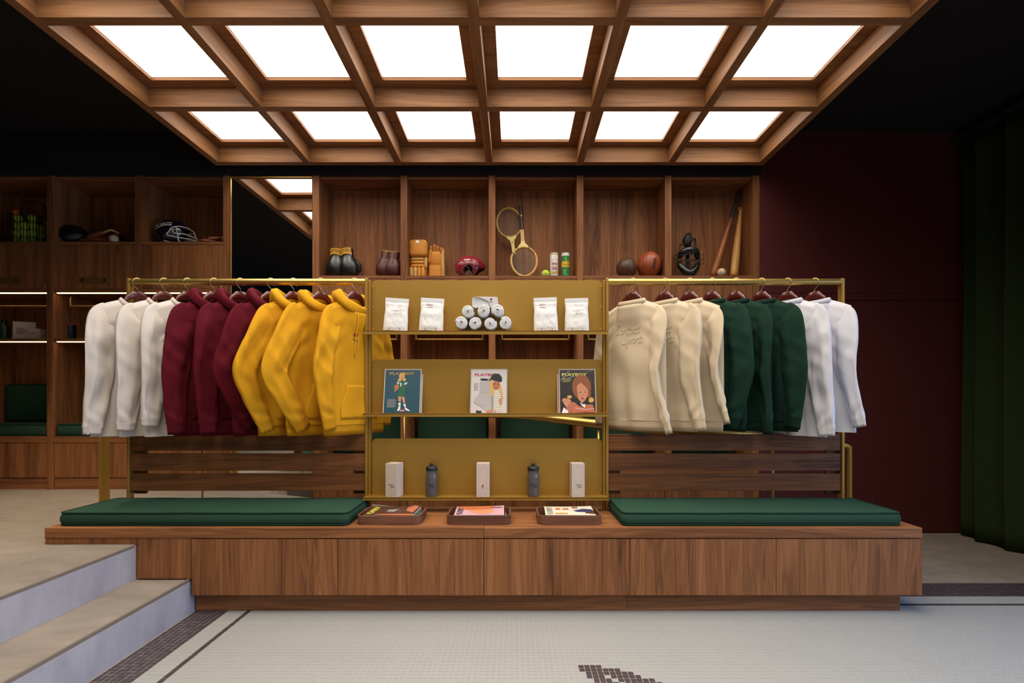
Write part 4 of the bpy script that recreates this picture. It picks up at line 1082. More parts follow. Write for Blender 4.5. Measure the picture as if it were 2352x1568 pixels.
# lower left shelf things
def carton(px, d, z, w_, dp, h, rz, label, lines):
    t = thing('carton', label, 'box', at(px, d, z), rz)
    MB().box(-w_ / 2, w_ / 2, -dp / 2, dp / 2, 0, h).build('carton_body', plain('grey_card', '#b5a89c', .7), t, bevel=.0015, fix=False)
    for i in range(lines):
        MB().box(-w_ * .34, -w_ * .34 + w_ * .5 * (.6 + .4 * ((i * 7) % 3) / 2), -dp / 2 - .0006, -dp / 2, h * (.62 - .09 * i), h * (.65 - .09 * i)).build('print_line', M['ink'], t, fix=False)
    return t
carton(62, 4.33, SLL, .15, .12, .165, .5, 'pale printed carton on the lower shelf of the dark locker', 4)
carton(88, 4.24, SLL, .075, .07, .095, .1, 'small pale carton in front of the printed carton', 2)
t = thing('flask', 'dark green flask at the far left of the lower shelf', 'flask', at(10, 4.32, SLL))
MB().lathe([(.001, 0), (.036, .001), (.038, .01), (.038, .12), (.03, .14), (.018, .15), (.018, .165), (.001, .166)], 20).build('flask_body', plain('green_enamel', '#1c3420', .4), t, smooth=True)
MB().lathe([(.001, .166), (.021, .166), (.021, .19), (.001, .191)], 20).build('cap', M['blackm'], t, smooth=True, auto=40)
t = thing('candle_tin', 'black tin with a red rim on the lower locker shelf', 'tin', at(160, 4.30, SLL))
MB().lathe([(.001, 0), (.045, .001), (.047, .006), (.047, .140), (.043, .142), (.043, .02), (.001, .02)], 28).build('tin_body', M['blackm'], t, smooth=True, auto=40)
MB().tube([(.0455 * math.cos(2 * PI * i / 28), .0455 * math.sin(2 * PI * i / 28), .143) for i in range(28)], .0035, 8, closed=True).build('rim', M['tagr'], t, smooth=True)

# rackets
def racket(label, mtx, word):
    t = thing('tennis_racket', label, 'tennis racket'); t.matrix_world = mtx
    hx_, hz = .112, .138; cz = hz + .010
    el = [(hx_ * math.sin(a) * (1 - .06 * math.cos(a)), 0, cz - hz * math.cos(a)) for a in [2 * PI * i / 64 for i in range(64)]]
    MB().tube(el, .0098, 10, closed=True, up=(0, 1, 0)).build('head_frame', M['ash'], t, smooth=True)
    for a in (PI - .95, PI - .42, PI + .42, PI + .95):
        c = Vector((hx_ * math.sin(a) * (1 - .06 * math.cos(a)), 0, cz - hz * math.cos(a)))
        tg = Vector((hx_ * math.cos(a), 0, hz * math.sin(a))).normalized()
        MB().tube([c - tg * .0022, c + tg * .0022], .0106, 10).build('wrap', M['gripd'], t, smooth=True)
    st_ = MB()
    for i in range(-8, 9):
        x_ = i * .0125; h = hz * math.sqrt(max(0, 1 - (x_ / hx_) ** 2)) - .004
        if h > .02: st_.tube([(x_, 0, cz - h), (x_, 0, cz + h)], .0007, 4, cap=False)
    for i in range(-10, 11):
        z_ = i * .0128; h = hx_ * math.sqrt(max(0, 1 - (z_ / hz) ** 2)) - .004
        if h > .02: st_.tube([(-h, .0008, cz + z_), (h, .0008, cz + z_)], .0007, 4, cap=False)
    st_.build('strings', M['string'], t, kind='stuff')
    zt = cz + hz
    th = [(-.058, zt - .022), (-.030, zt - .002), (0, zt + .004), (.030, zt - .002), (.058, zt - .022), (.040, zt + .012), (.020, zt + .035), (.0145, zt + .07), (.0145, zt + .170), (-.0145, zt + .170), (-.0145, zt + .07), (-.020, zt + .035), (-.040, zt + .012)]
    MB().prism(th, lambda a, b, d_: (a, d_, b), -.0095, .0095).build('throat', M['ashp'], t, bevel=.002)
    MB().loft([[(r * math.cos(PI / 4 * j + PI / 8), r * .9 * math.sin(PI / 4 * j + PI / 8), z) for j in range(8)] for z, r in ((zt + .165, .0155), (zt + .175, .0170), (zt + .375, .0175), (zt + .385, .0195), (zt + .395, .0195))], True).build('grip', M['gripd'], t, bevel=.001)
    if word:
        text_mesh(word, M['redi'], t, Matrix.Translation((0, -.0102, zt + .108)) @ FACE @ Matrix.Rotation(math.radians(90), 4, 'Z'), .112, .0195, bold=.02)
        MB().box(-.004, .0, -.0175, -.0168, zt + .29, zt + .305).box(.002, .006, -.0175, -.0168, zt + .293, zt + .308).build('grip_mark', M['white'], t, fix=False)
    else:
        MB().box(-.008, .008, -.0101, -.0095, zt + .055, zt + .060).box(-.006, .006, -.0101, -.0095, zt + .045, zt + .048).build('print_mark', M['gripd'], t, fix=False)
    return t
racket('wooden tennis racket standing on its head, lettered shaft upward', Matrix.Translation(at(1206, 4.185, SR)) @ Matrix.Rotation(math.radians(-3.2), 4, 'Y') @ Matrix.Rotation(math.radians(-12), 4, 'X'), 'GARCIA')
racket('wooden tennis racket standing on its grip, head upward', Matrix.Translation(at(1190, 4.255, SR)) @ Matrix.Rotation(math.radians(-8.5), 4, 'Y') @ Matrix.Rotation(math.radians(-7.5), 4, 'X') @ Matrix.Translation((0, 0, .682)) @ Matrix.Rotation(PI, 4, 'Y'), None)
t = thing('tennis_ball', 'bright yellow-green tennis ball beside the white can', 'ball', at(1253, 4.20, SR))
MB().ball((0, 0, .0335), .0335, n=28, m=18).build('felt', M['tball'], t, smooth=True)
sm = []
for i in range(60):
    a = 2 * PI * i / 60; la = .75 * math.sin(2 * a) * 0 + .44
    v = Vector((math.cos(a) + .35 * math.cos(3 * a), math.sin(a) - .35 * math.sin(3 * a), .95 * math.cos(2 * a))).normalized()
    sm.append(Matrix.Rotation(.7, 3, 'X') @ v * .0334 + Vector((0, 0, .0335)))
MB().tube(sm, .0009, 5, closed=True).build('seam', M['tseam'], t, smooth=True)
def can(px, label, kind):
    t = thing('tennis_ball_can', label, 'can', at(px, 4.205, SR)); r, h = .0352, .212
    MB().lathe([(.001, 0), (r - .002, 0), (r, .003), (r, h - .02), (r - .003, h - .012), (r - .001, h - .006), (r - .001, h), (r - .005, h), (r - .006, h - .006), (.001, h - .007)], 32).build('can_body', M['canw'], t, smooth=True, auto=40)
    def bandm(z0, z1, mat, a0=0, a1=2 * PI, off=.0004, name='printed_band'):
        m = MB(); m.grid(32, 1, lambda a, b: ((r + off) * math.cos(a0 + (a1 - a0) * a), (r + off) * math.sin(a0 + (a1 - a0) * a), z0 + (z1 - z0) * b)); return m.build(name, mat, t, smooth=True)
    def wrap(x_, y_, z, turn=0, off=.0008):
        a = -PI / 2 + (x_ + turn) / r; return ((r + off) * math.cos(a), (r + off) * math.sin(a), z + y_)
    if kind == 'w':
        bandm(h - .019, h - .012, M['cany'])
        text_mesh('DUNLOP', M['redi'], t, Matrix.Identity(4), .050, .009, fit=lambda x_, y_: wrap(x_, y_, .150, .006))
        text_mesh('tennis', M['redi'], t, Matrix.Identity(4), .054, .030, fit=lambda x_, y_: wrap(x_, y_, .118, .006), bold=.02)
        text_mesh('balls', M['redi'], t, Matrix.Identity(4), .046, .032, fit=lambda x_, y_: wrap(x_, y_, .078, .006), bold=.02)
        MB().grid(12, 1, lambda a, b: wrap(-.024 + .056 * a, .010 * a, .024 + .020 * b, .0, .0005)).build('printed_band', M['cany'], t, smooth=True)
        text_mesh('YELLOW', M['ink'], t, Matrix.Identity(4), .046, .011, fit=lambda x_, y_: wrap(x_, y_ + .17 * x_, .039, .005))
        MB().add([wrap(.004 * math.cos(2 * PI * j / 10), .004 * math.sin(2 * PI * j / 10), .172, .006) for j in range(10)], [tuple(range(10))]).build('print_mark', M['redi'], t)
    else:
        bandm(.006, .086, M['cang']); bandm(.086, .136, M['cany']); bandm(.136, .185, M['cang'])
        for (z, tr, rr) in ((.046, .012, .027), (.160, .014, .021), (.046, -.040, .027)):
            MB().add([wrap(rr * math.cos(2 * PI * j / 24), rr * math.sin(2 * PI * j / 24), z, tr, .0007) for j in range(24)], [tuple(range(24))]).build('printed_ball', M['cany'], t)
        text_mesh('Slazenger', M['ink'], t, Matrix.Identity(4), .056, .017, fit=lambda x_, y_: wrap(x_, y_, .106, .006, .0009))
        for z, tr in ((.046, .012), (.160, .014)):
            text_mesh('Slazenger', M['cang'], t, Matrix.Identity(4), .030, .008, fit=lambda x_, y_: wrap(x_, y_, z, tr, .0010))
        MB().add([wrap(a, b, .126, .014, .0009) for a, b in ((-.014, .004), (-.004, .002), (.004, .003), (.014, .004), (.006, -.001), (.0, -.0035), (-.006, -.001))], [tuple(range(7))]).build('print_mark', M['ink'], t)
    return t
can(1272.5, 'white tin of tennis balls with red lettering', 'w'); can(1299, 'green and yellow tin of tennis balls', 'g')

# leather balls
t = thing('leather_ball', 'small dark brown leather panelled ball', 'ball', at(1439, 4.225, SR)); r = .0885
MB().ball((0, 0, r), r, n=32, m=20).build('leather', M['brownl'], t, smooth=True)
g = MB(); ph = (1 + 5 ** .5) / 2
ico = [Vector(v).normalized() for v in [(0, s1, s2 * ph) for s1 in (1, -1) for s2 in (1, -1)] + [(s1, s2 * ph, 0) for s1 in (1, -1) for s2 in (1, -1)] + [(s2 * ph, 0, s1) for s1 in (1, -1) for s2 in (1, -1)]]
Rb = Matrix.Rotation(.4, 3, 'X') @ Matrix.Rotation(.3, 3, 'Z')
for i in range(12):
    for j in range(12):
        if i < j and (ico[i] - ico[j]).length < 1.1:
            a, b = ico[i], ico[j]
            g.tube([(Rb @ (a + (b - a) * (1 / 3 + q / 12)).normalized()) * (r + .0002) + Vector((0, 0, r)) for q in range(5)], .0011, 5)
    nb = [j for j in range(12) if j != i and (ico[i] - ico[j]).length < 1.1]
    pts = [(ico[i] * 2 / 3 + ico[j] / 3) for j in nb]
    u = ico[i].orthogonal().normalized(); v = ico[i].cross(u); pts.sort(key=lambda p: math.atan2(p.dot(v), p.dot(u)))
    for q in range(5):
        a, b = pts[q], pts[(q + 1) % 5]
        g.tube([(Rb @ (a + (b - a) * (k_ / 4)).normalized()) * (r + .0002) + Vector((0, 0, r)) for k_ in range(5)], .0011, 5)
g.build('seams', M['seam'], t, smooth=True)
t = thing('leather_ball', 'large orange leather laced ball', 'ball', at(1491, 4.232, SR)); rx, rz = .104, .119
RM = Matrix.Translation((0, 0, .117)) @ Matrix.Rotation(.16, 4, 'Y')
MB().ball((0, 0, 0), rx, rx, rz, 36, 22).xf(RM).build('leather', M['orangel'], t, smooth=True)
g = MB()
for a0 in (-2.35, -1.55 - .55, -1.55 + .30, -.4, .8, 1.8):
    g.tube([RM @ Vector(((rx + .0004) * math.cos(e) * math.cos(a0), (rx + .0004) * math.cos(e) * math.sin(a0), (rz + .0004) * math.sin(e))) for e in [-1.45 + 2.9 * q / 24 for q in range(25)]], .0012, 5)
g.build('seams', M['seam'], t, smooth=True)
lc = MB()
for i in range(7):
    e = -.32 + .105 * i; a0 = -1.40
    p = [RM @ Vector(((rx + .002) * math.cos(e) * math.cos(a0 + q), (rx + .002) * math.cos(e) * math.sin(a0 + q), (rz + .002) * math.sin(e + q * .25))) for q in (-.10, 0, .10)]
    lc.tube(p, .0022, 6)
lc.build('lacing', M['seam'], t, smooth=True)

# catcher's mask on its stand
t = thing('catcher_mask', 'old black wire catcher mask with leather pads on a stand', 'mask', at(1581, 4.22, SR))
MB().box(-.062, .055, -.05, .05, 0, .007).build('stand_base', M['greyb'], t, bevel=.002, fix=False)
MB().box(-.013, .013, .010, .030, .007, .30).build('stand_post', M['pad'], t, bevel=.003, fix=False)
MB().ball((-.002, .02, .335), .040, .030, .062, 16, 12).build('stand_head', M['pad'], t, smooth=True)
g = MB(); w_ = .0030
def cage(pts, r=w_, cl=False): g.tube(bez(pts, 5, cl), r, 7, closed=cl)
for z, wd, dp in ((.205, .095, .055), (.190, .098, .06), (.145, .098, .07), (.132, .094, .07), (.085, .075, .065), (.05, .055, .055), (.022, .035, .045)):
    cage([(-wd, 0, z), (-wd * .7, -dp * .75, z), (0, -dp, z), (wd * .7, -dp * .75, z), (wd, 0, z)])
cage([(-.095, 0, .205), (-.100, -.005, .17), (-.098, -.005, .135), (-.075, -.005, .07), (-.045, -.01, .012)]); cage([(.095, 0, .205), (.100, -.005, .17), (.098, -.005, .135), (.075, -.005, .07), (.045, -.01, .012)])
for s in (-1, 1): cage([(s * .098, -.005, .205), (s * .128, -.01, .200), (s * .132, -.01, .165), (s * .128, -.01, .130), (s * .098, -.005, .126)]); cage([(s * .10, -.005, .166), (s * .132, -.01, .166)])
cage([(-.018, -.066, .205), (-.016, -.070, .19), (.0, -.074, .180), (.016, -.070, .19), (.018, -.06, .225)], .0026)
cage([(.03 * math.cos(a), -.074, .120 + .026 * math.sin(a)) for a in [2 * PI * i / 10 for i in range(10)]], .0026, True)
g.build('wire_cage', M['wire'], t, smooth=True)
for p, r in (([(-.075, -.01, .20), (-.05, -.03, .225), (0, -.035, .235), (.05, -.03, .225), (.075, -.01, .20)], .031), ([(-.085, .0, .175), (-.075, -.01, .19), (-.06, -.02, .20)], .02), ([(.085, .0, .172), (.075, -.01, .187), (.06, -.02, .20)], .022), ([(-.08, 0, .12), (-.06, -.02, .085), (-.03, -.035, .05), (0, -.04, .035), (.03, -.035, .05), (.06, -.02, .085), (.08, 0, .12)], .032)):
    pp = bez(p, 5); MB().tube(pp, [r * (.75 + .25 * math.sin(PI * i / (len(pp) - 1))) for i in range(len(pp))], 12).build('leather_pad', M['leatherk'], t, smooth=True)
for p in ([(-.085, 0, .215), (-.075, .0, .27), (-.055, .0, .33), (-.030, .0, .375), (-.005, .0, .395), (.02, .0, .39), (.033, 0, .36), (.035, .0, .33)], [(-.075, .0, .29), (-.04, -.03, .295), (0, -.035, .315), (.03, -.03, .335), (.05, -.02, .335), (.062, -.005, .30), (.072, 0, .25), (.088, 0, .215)], [(.02, .0, .24), (.04, -.01, .28), (.045, -.015, .315), (.025, -.02, .325)]):
    MB().tube(bez(p, 6), .009, 8, flat=.35).build('strap', M['strap'], t, smooth=True)
MB().tube(bez([(.085, .02, .26), (.10, .02, .275), (.112, .02, .265), (.108, .02, .245)], 5), .0016, 6).build('loose_cord', M['trim'], t, smooth=True)

# bats and baseball
def bat(label, foot, top, L_, bm, taped):
    t = thing('baseball_bat', label, 'baseball bat')
    d = (Vector(top) - Vector(foot)).normalized(); q = Vector((0, 0, 1)).rotation_difference(d).to_matrix().to_4x4()
    t.matrix_world = Matrix.Translation(foot) @ q
    pr = [(.001, 0), (.024, .002), (.031, .012), (.033, .05), (.0325, .20), (.028, .36), (.020, .50), (.0150, .62), (.0135, L_ - .06)]
    MB().lathe(pr + [(.0135, L_ - .03), (.016, L_ - .02)], 22).build('barrel', bm, t, smooth=True, auto=50)
    MB().lathe([(.015, L_ - .022), (.0245, L_ - .016), (.0255, L_ - .008), (.022, L_), (.001, L_)], 22).build('knob', M['tape'] if taped else bm, t, smooth=True, auto=50)
    if taped: MB().lathe([(.0175, .575), (.0172, .578), (.0150, .66), (.0147, L_ - .02)], 20, cap=False).build('grip_tape', M['tape'], t, smooth=True)
    return t
bat('worn dark baseball bat with taped black grip leaning in the corner', (X(1637, 4.20), 4.19, SR + .010), (X(1702, 4.30), 4.325, SR + .80), .845, M['batd'], True)
bat('pale wooden baseball bat leaning in the corner', (X(1685, 4.18), 4.175, SR + .006), (X(1705, 4.30), 4.335, SR + .64), .68, M['batl'], False)
t = thing('baseball', 'scuffed baseball with red stitching between the bats', 'ball', at(1657, 4.175, SR)); r = .0372
MB().ball((0, 0, r), r, n=28, m=18).build('hide', M['bball'], t, smooth=True)
g = MB()
for s in (-1, 1):
    g.tube([Vector((s * (.020 + .010 * math.cos(a * 2 * PI)), 0, 0)) + Vector((0, -math.cos(q) if 0 else 0, 0)) + Vector((0, -1, 0)) * math.sqrt(max(0, (r + .0003) ** 2 - (s * (.022 + .008 * abs(e) ** 2)) ** 2 - (e * r * .9) ** 2)) + Vector((s * (.008 * abs(e) ** 2 + .002 - .010 * math.cos(a * 2 * PI)), 0, e * r * .9 + r)) for a, e in [(.25, -1 + 2 * i / 16) for i in range(17)]], .0012, 5)
g.build('stitching', M['stitch'], t, smooth=True)
# ------------------------------------------------------------------ goods on the brass shelves
M.update(
    pouch=plain('white_foil', '#dcd9d2', .38, spec=.4, noise=.02), pline=plain('print_grey', '#8a8580', .6), pred=plain('print_maroon', '#8a4a50', .6),
    terry=plain('terry', '#dedbd6', .95, bump=1.0, bscale=900, sheen=.25), terryc=plain('terry_cream', '#d9ccb4', .95, bump=.8, bscale=900),
    card=plain('ivory_card', '#c6b5a5', .6, noise=.03), cline=plain('card_line', '#b3a294', .6), cink=plain('card_ink', '#4a3a38', .6),
    smoke=plain('smoke_plastic', '#55504d', .28, spec=.5), lid=plain('black_lid', '#161616', .45),
    teal=plain('teal_cover', '#1f4a55', .35, noise=.12, nscale=12), gold=plain('gold_ink', '#b98d3a', .5), cov_w=plain('pale_cover', '#cfc4ba', .4), cov_k=plain('dark_cover', '#2e2822', .3, noise=.15, nscale=15),
    yel=plain('yellow_ink', '#d8cc55', .5), mag=plain('magenta_ink', '#b02848', .5), skin=plain('print_skin', '#c98560', .5), skin2=plain('print_skin_deep', '#b5694a', .5), hairb=plain('print_blond', '#cfa352', .5), hairr=plain('print_auburn', '#8a4d22', .5, noise=.2, nscale=80),
    pgreen=plain('print_green', '#1c5a3c', .5), pblack=plain('print_black', '#18181c', .4), pgrey=plain('print_pale_grey', '#b3aca4', .5), pgrey2=plain('print_mid_grey', '#8d877f', .5), sleeve=plain('sleeve_film', '#b8aca2', .2, spec=.7), pages=plain('page_edges', '#c9bda8', .8, noise=.1, nscale=300),
    pbrown=plain('print_brown', '#4a2c1e', .4), ppink=plain('print_pink', '#c79aa0', .45), porange=plain('print_orange', '#c0663a', .45), pblue=plain('print_navy', '#232a52', .5), ccream=plain('print_cream', '#d8cdb6', .45),
)
ST, SM, SB = SZT
Dp = 2.955
def easel(px, d, z, w_=.055, label=''):
    t = thing('display_prong', label, 'display holder', (X(px, d), d, z), group='small black display holders')
    for s in (-1, 1):
        MB().tube(bez([(s * w_ / 2, .03, .0012), (s * w_ / 2, -.018, .0012), (s * w_ / 2, -.022, .004), (s * w_ / 2, -.0215, .014)], 4), .0012, 6).build('prong', M['ink'], t, smooth=True)
        MB().ball((s * w_ / 2, -.0215, .0150), .0022, n=8, m=6).build('tip', M['ink'], t, smooth=True)
    MB().tube([(-w_ / 2, .03, .0012), (w_ / 2, .03, .0012)], .0012, 6).build('crossbar', M['ink'], t, smooth=True)
    return t
def pouch(px, label, kind, tilt, seed, h=.203):
    w_ = .142
    t = thing('foil_pouch', label, 'pouch', (X(px, Dp), Dp, ST + .0045), math.radians(tilt[1]), group='white foil pouches')
    t.rotation_euler = (math.radians(-3), math.radians(tilt[0]), math.radians(tilt[1]))
    def th(u, v):     # half thickness
        b = interp([(0, .020), (.10, .024), (.45, .018), (.8, .006), (.88, .0012), (1, .0010)], v)
        e = max(0, 1 - abs(u) ** 3.5) ** .55
        cr = .0022 * mnoise.noise(Vector((u * 2.2 + seed, v * 4.5, seed))) + .0016 * mnoise.noise(Vector((u * 6, v * 9 + seed, 2)))
        return (b * e + .0006 + (cr if v < .86 else 0) * e)
    def pt(u, v, s):
        wd = w_ / 2 * (1 + .04 * (1 - v) - .05 * math.exp(-((v - .62) / .16) ** 2) + .012 * mnoise.noise(Vector((v * 6, seed, u > 0))))
        return (u * wd, s * th(u, v), v * h)
    m = MB()
    for s in (-1, 1): m.grid(36, 40, lambda a, b: pt(math.sin((a - .5) * PI), b, s))
    m.add([pt(math.sin((i / 36 - .5) * PI), 0, -1) for i in range(37)] + [pt(math.sin((.5 - i / 36) * PI), 0, 1) for i in range(1, 36)], [tuple(range(72))])
    m.build('pouch_body', M['pouch'], t, smooth=True)
    sl = MB().tube([pt(-.97 + 1.94 * i / 20, .885, -1) for i in range(21)], .0011, 5).tube([pt(-.97 + 1.94 * i / 20, .925, -1) for i in range(21)], .0009, 5)
    sl.build('zip_seal', M['pouch'], t, smooth=True)
    def fr(x, z, off=.0004):
        u = max(-.97, min(.97, x / (w_ / 2))); p = pt(u, z / h, -1); return (x, p[1] - off, z)
    if kind == 'script':
        e = MB(); script(e, lambda a, b: fr(-.034 + .072 * a, .086 + .052 * b), .00042, 4, 3)
        e.build('print', M['pred'], t)
        MB().add([fr(.036 + .0025 * math.cos(2 * PI * j / 8), .126 + .0025 * math.sin(2 * PI * j / 8), .0008) for j in range(8)], [tuple(range(8))]).build('print', M['rose'], t)
    else:
        o_ = [(-.036, .165), (.002, .165), (.002, .092), (.020, .065), (.036, .045), (.040, .028), (.030, .016), (.012, .022), (-.020, .050), (-.042, .078), (-.036, .100), (-.036, .165)]
        e = MB(); e.tube([fr(a, b, .0002) for a, b in bez([(a, b, 0) for a, b in o_], 3) and [(p.x, p.y) for p in bez([(a, b, 0) for a, b in o_], 3)]], .00045, 4); e.build('print', M['pline'], t)
        for z in (.158, .142):
            MB().grid(8, 1, lambda a, b: fr(-.036 + .038 * a, z + .0035 * b, .0005)).build('print', M['pred'], t)
        MB().grid(3, 2, lambda a, b: fr(-.019 + .004 * a, .149 + .005 * b, .0005)).build('print', M['pred'], t)
    return t
pouch(908, 'white foil pouch with script lettering at the left end of the top shelf', 'script', (3, 4), 1)
pouch(990, 'white foil pouch printed with a sock, left of the towels', 'sock', (2.5, 3), 2)
pouch(1254, 'white foil pouch printed with a sock, right of the towels', 'sock', (-1.5, -3), 3, .207)
pouch(1325, 'white foil pouch with script lettering at the right end of the top shelf', 'script', (-.5, -4), 4)
for q, l in ((907, 'under the leftmost white pouch'), (990, 'under the sock pouch left of the towels'), (1256, 'under the sock pouch right of the towels'), (1325, 'under the rightmost white pouch')):
    easel(q, 2.938, ST + .0002, .064, 'black wire holder ' + l)
# rolled towels
def towel_roll(px, z, label, seed, r=.0445, L_=.098):
    t = thing('rolled_towel', label, 'towel', (X(px, 2.958), 2.958, z), group='rolled white towels')
    prof = []
    tk = .0150; turns = 2.15
    rot = seed * 1.9
    def spiral(q, off): # q 0..1 from inside out
        a = rot + q * turns * 2 * PI; rr = .0075 + (r - .0075 - tk / 2) * q + off
        return (rr * math.cos(a), rr * math.sin(a))
    n = 64
    outer = [spiral(i / n, tk * .48 * (1 - .8 * max(0, (i / n - .94) / .06))) for i in range(n + 1)]; inner = [spiral(i / n, -tk * .46) for i in range(n + 1)]
    poly = outer + inner[::-1]
    rings = []
    for (y, k) in ((-L_ / 2 - .002, .90), (-L_ / 2, .97), (-L_ / 2 + .006, 1.0), (0, 1.0), (L_ / 2 - .006, 1.0), (L_ / 2, .97)):
        rings.append([(a * k + .0015 * mnoise.noise(Vector((a * 60, b * 60, y * 20 + seed))), y + .003 * mnoise.noise(Vector((a * 50, b * 50, seed))), b * k + r) for a, b in poly])
    m = MB().loft(rings, False)
    nn = len(poly)
    for e in (0, len(rings) - 1):   # end faces as a strip between the two edges of the spiral
        b0 = e * nn
        for i in range(n):
            f = (b0 + i, b0 + i + 1, b0 + nn - 2 - i, b0 + nn - 1 - i); m.f.append(f); m.m.append(0)
    m.build('towel_body', M['terry'], t, smooth=True, auto=60)
    MB().lathe([(.001, -L_ / 2 + .004), (.009, -L_ / 2 + .004), (.0095, 0), (.009, L_ / 2 - .004), (.001, L_ / 2 - .004)], 14).xf(Matrix.Translation((0, 0, r)) @ Matrix.Rotation(PI / 2, 4, 'X')).build('towel_core', M['terry'], t, smooth=True)
    return t
zb = ST + .0015; RW = .0415
row1 = [1061, 1094, 1127, 1160]; row2 = [1077, 1110.5, 1144]
n1 = ['leftmost', 'second from the left', 'third from the left', 'rightmost']
for i, q in enumerate(row1): towel_roll(q, zb, f'rolled white towel, {n1[i]} of the bottom four', i + 1)
n2 = ['left', 'middle', 'right']
for i, q in enumerate(row2): towel_roll(q, zb + .0735, f'rolled white towel, {n2[i]} of the three in the second layer', i + 6)
t = thing('folded_towel', 'folded white towel with a rose on top of the rolled towels', 'towel', (X(1114.5, 2.958), 2.958, zb + .139))
m = MB().loft([[(.078 * math.copysign(abs(math.cos(a)) ** .35, math.cos(a)) * k, y, .034 + .034 * math.copysign(abs(math.sin(a)) ** .35, math.sin(a)) * k + .002 * mnoise.noise(Vector((math.cos(a) * 2, y * 30, math.sin(a) * 2)))) for a in [2 * PI * j / 40 for j in range(40)]] for y, k in ((-.030, .9), (-.034, .97), (-.030, 1.0), (.03, 1.0), (.035, .96), (.034, .85))], True)
m.build('towel_body', M['terry'], t, smooth=True, auto=70)
MB().prism([(-.045, .066), (.02, .040), (.035, .003), (.073, .003), (.076, .064)], lambda a, b, d_: (a, d_, b), -.038, -.0335).build('folded_flap', M['terry'], t, bevel=.002)
rose(t, lambda a, b, l: (.038 + a, -.0385 - .0004 * l, .042 + b), .015)

# magazines on the middle shelf -------------------------------------------------
def poly_art(mb, fn, pts, lift=1): mb.add([fn(a, b, lift) for a, b in pts], [tuple(range(len(pts)))])
def ell(cx, cy, rx, ry, n=18, a0=0, rot=0):
    o = []
    for j in range(n):
        a = a0 + 2 * PI * j / n; x_, y_ = rx * math.cos(a), ry * math.sin(a)
        o.append((cx + x_ * math.cos(rot) - y_ * math.sin(rot), cy + x_ * math.sin(rot) + y_ * math.cos(rot)))
    return o
MW, MH = .216, .272
def magazine(px, d, label, cover, art, lean=12, rz=0, thick=.006, name='magazine', back=False, dz=0):
    t = thing(name, label, 'magazine', (X(px, d), d, SM + .0008 + dz), group='magazines on the middle brass shelf')
    t.rotation_euler = (math.radians(-lean), 0, math.radians(rz))
    MB().box(-MW / 2, MW / 2, 0, thick, 0, MH).build('cover', cover, t, bevel=.0006, fix=False)
    MB().box(-MW / 2 + .002, MW / 2 + .0006, .0012, thick - .0012, .001, MH + .0005).build('pages', M['pages'], t, fix=False)
    s = MB()         # the clear film sleeve shows as a pale welt round the edge
    e = .006
    s.box(-MW / 2 - e, -MW / 2, -.0004, thick + .0006, 0, MH + e).box(MW / 2, MW / 2 + e, -.0004, thick + .0006, 0, MH + e).box(-MW / 2, MW / 2, -.0004, thick + .0006, MH, MH + e)
    s.build('film_sleeve', M['sleeve'], t, fix=False)
    if art: art(t, lambda a, b, l=1: (a * MW - MW / 2, -.0003 - .00022 * l, b * MH))
    return t
def lay(t, fn, shapes):
    """shapes: (material, lift, polygon); each print area is a flat shape of its own"""
    for mt, l, pl in shapes:
        mb = MB(); poly_art(mb, fn, pl, l); mb.build('cover_print', M[mt], t, fix=False)
def title(t, mat, cx, cy, w_, h_, l=2.0):
    text_mesh('PLAYBOY', M[mat], t, Matrix.Translation((cx * MW - MW / 2, -.0003 - .00022 * l, cy * MH)) @ FACE, w_ * MW, h_ * MH, bold=.03)
def lines(x0, x1, y0, y1, n, seed=0):
    o = []
    for i in range(n):
        y = y0 + (y1 - y0) * i / (n - 1); k = .75 + .25 * ((i * 7 + seed) % 4) / 3; h = (y1 - y0) / n * .35
        o.append([(x0, y), (x0 + (x1 - x0) * k, y), (x0 + (x1 - x0) * k, y + h), (x0, y + h)])
    return o
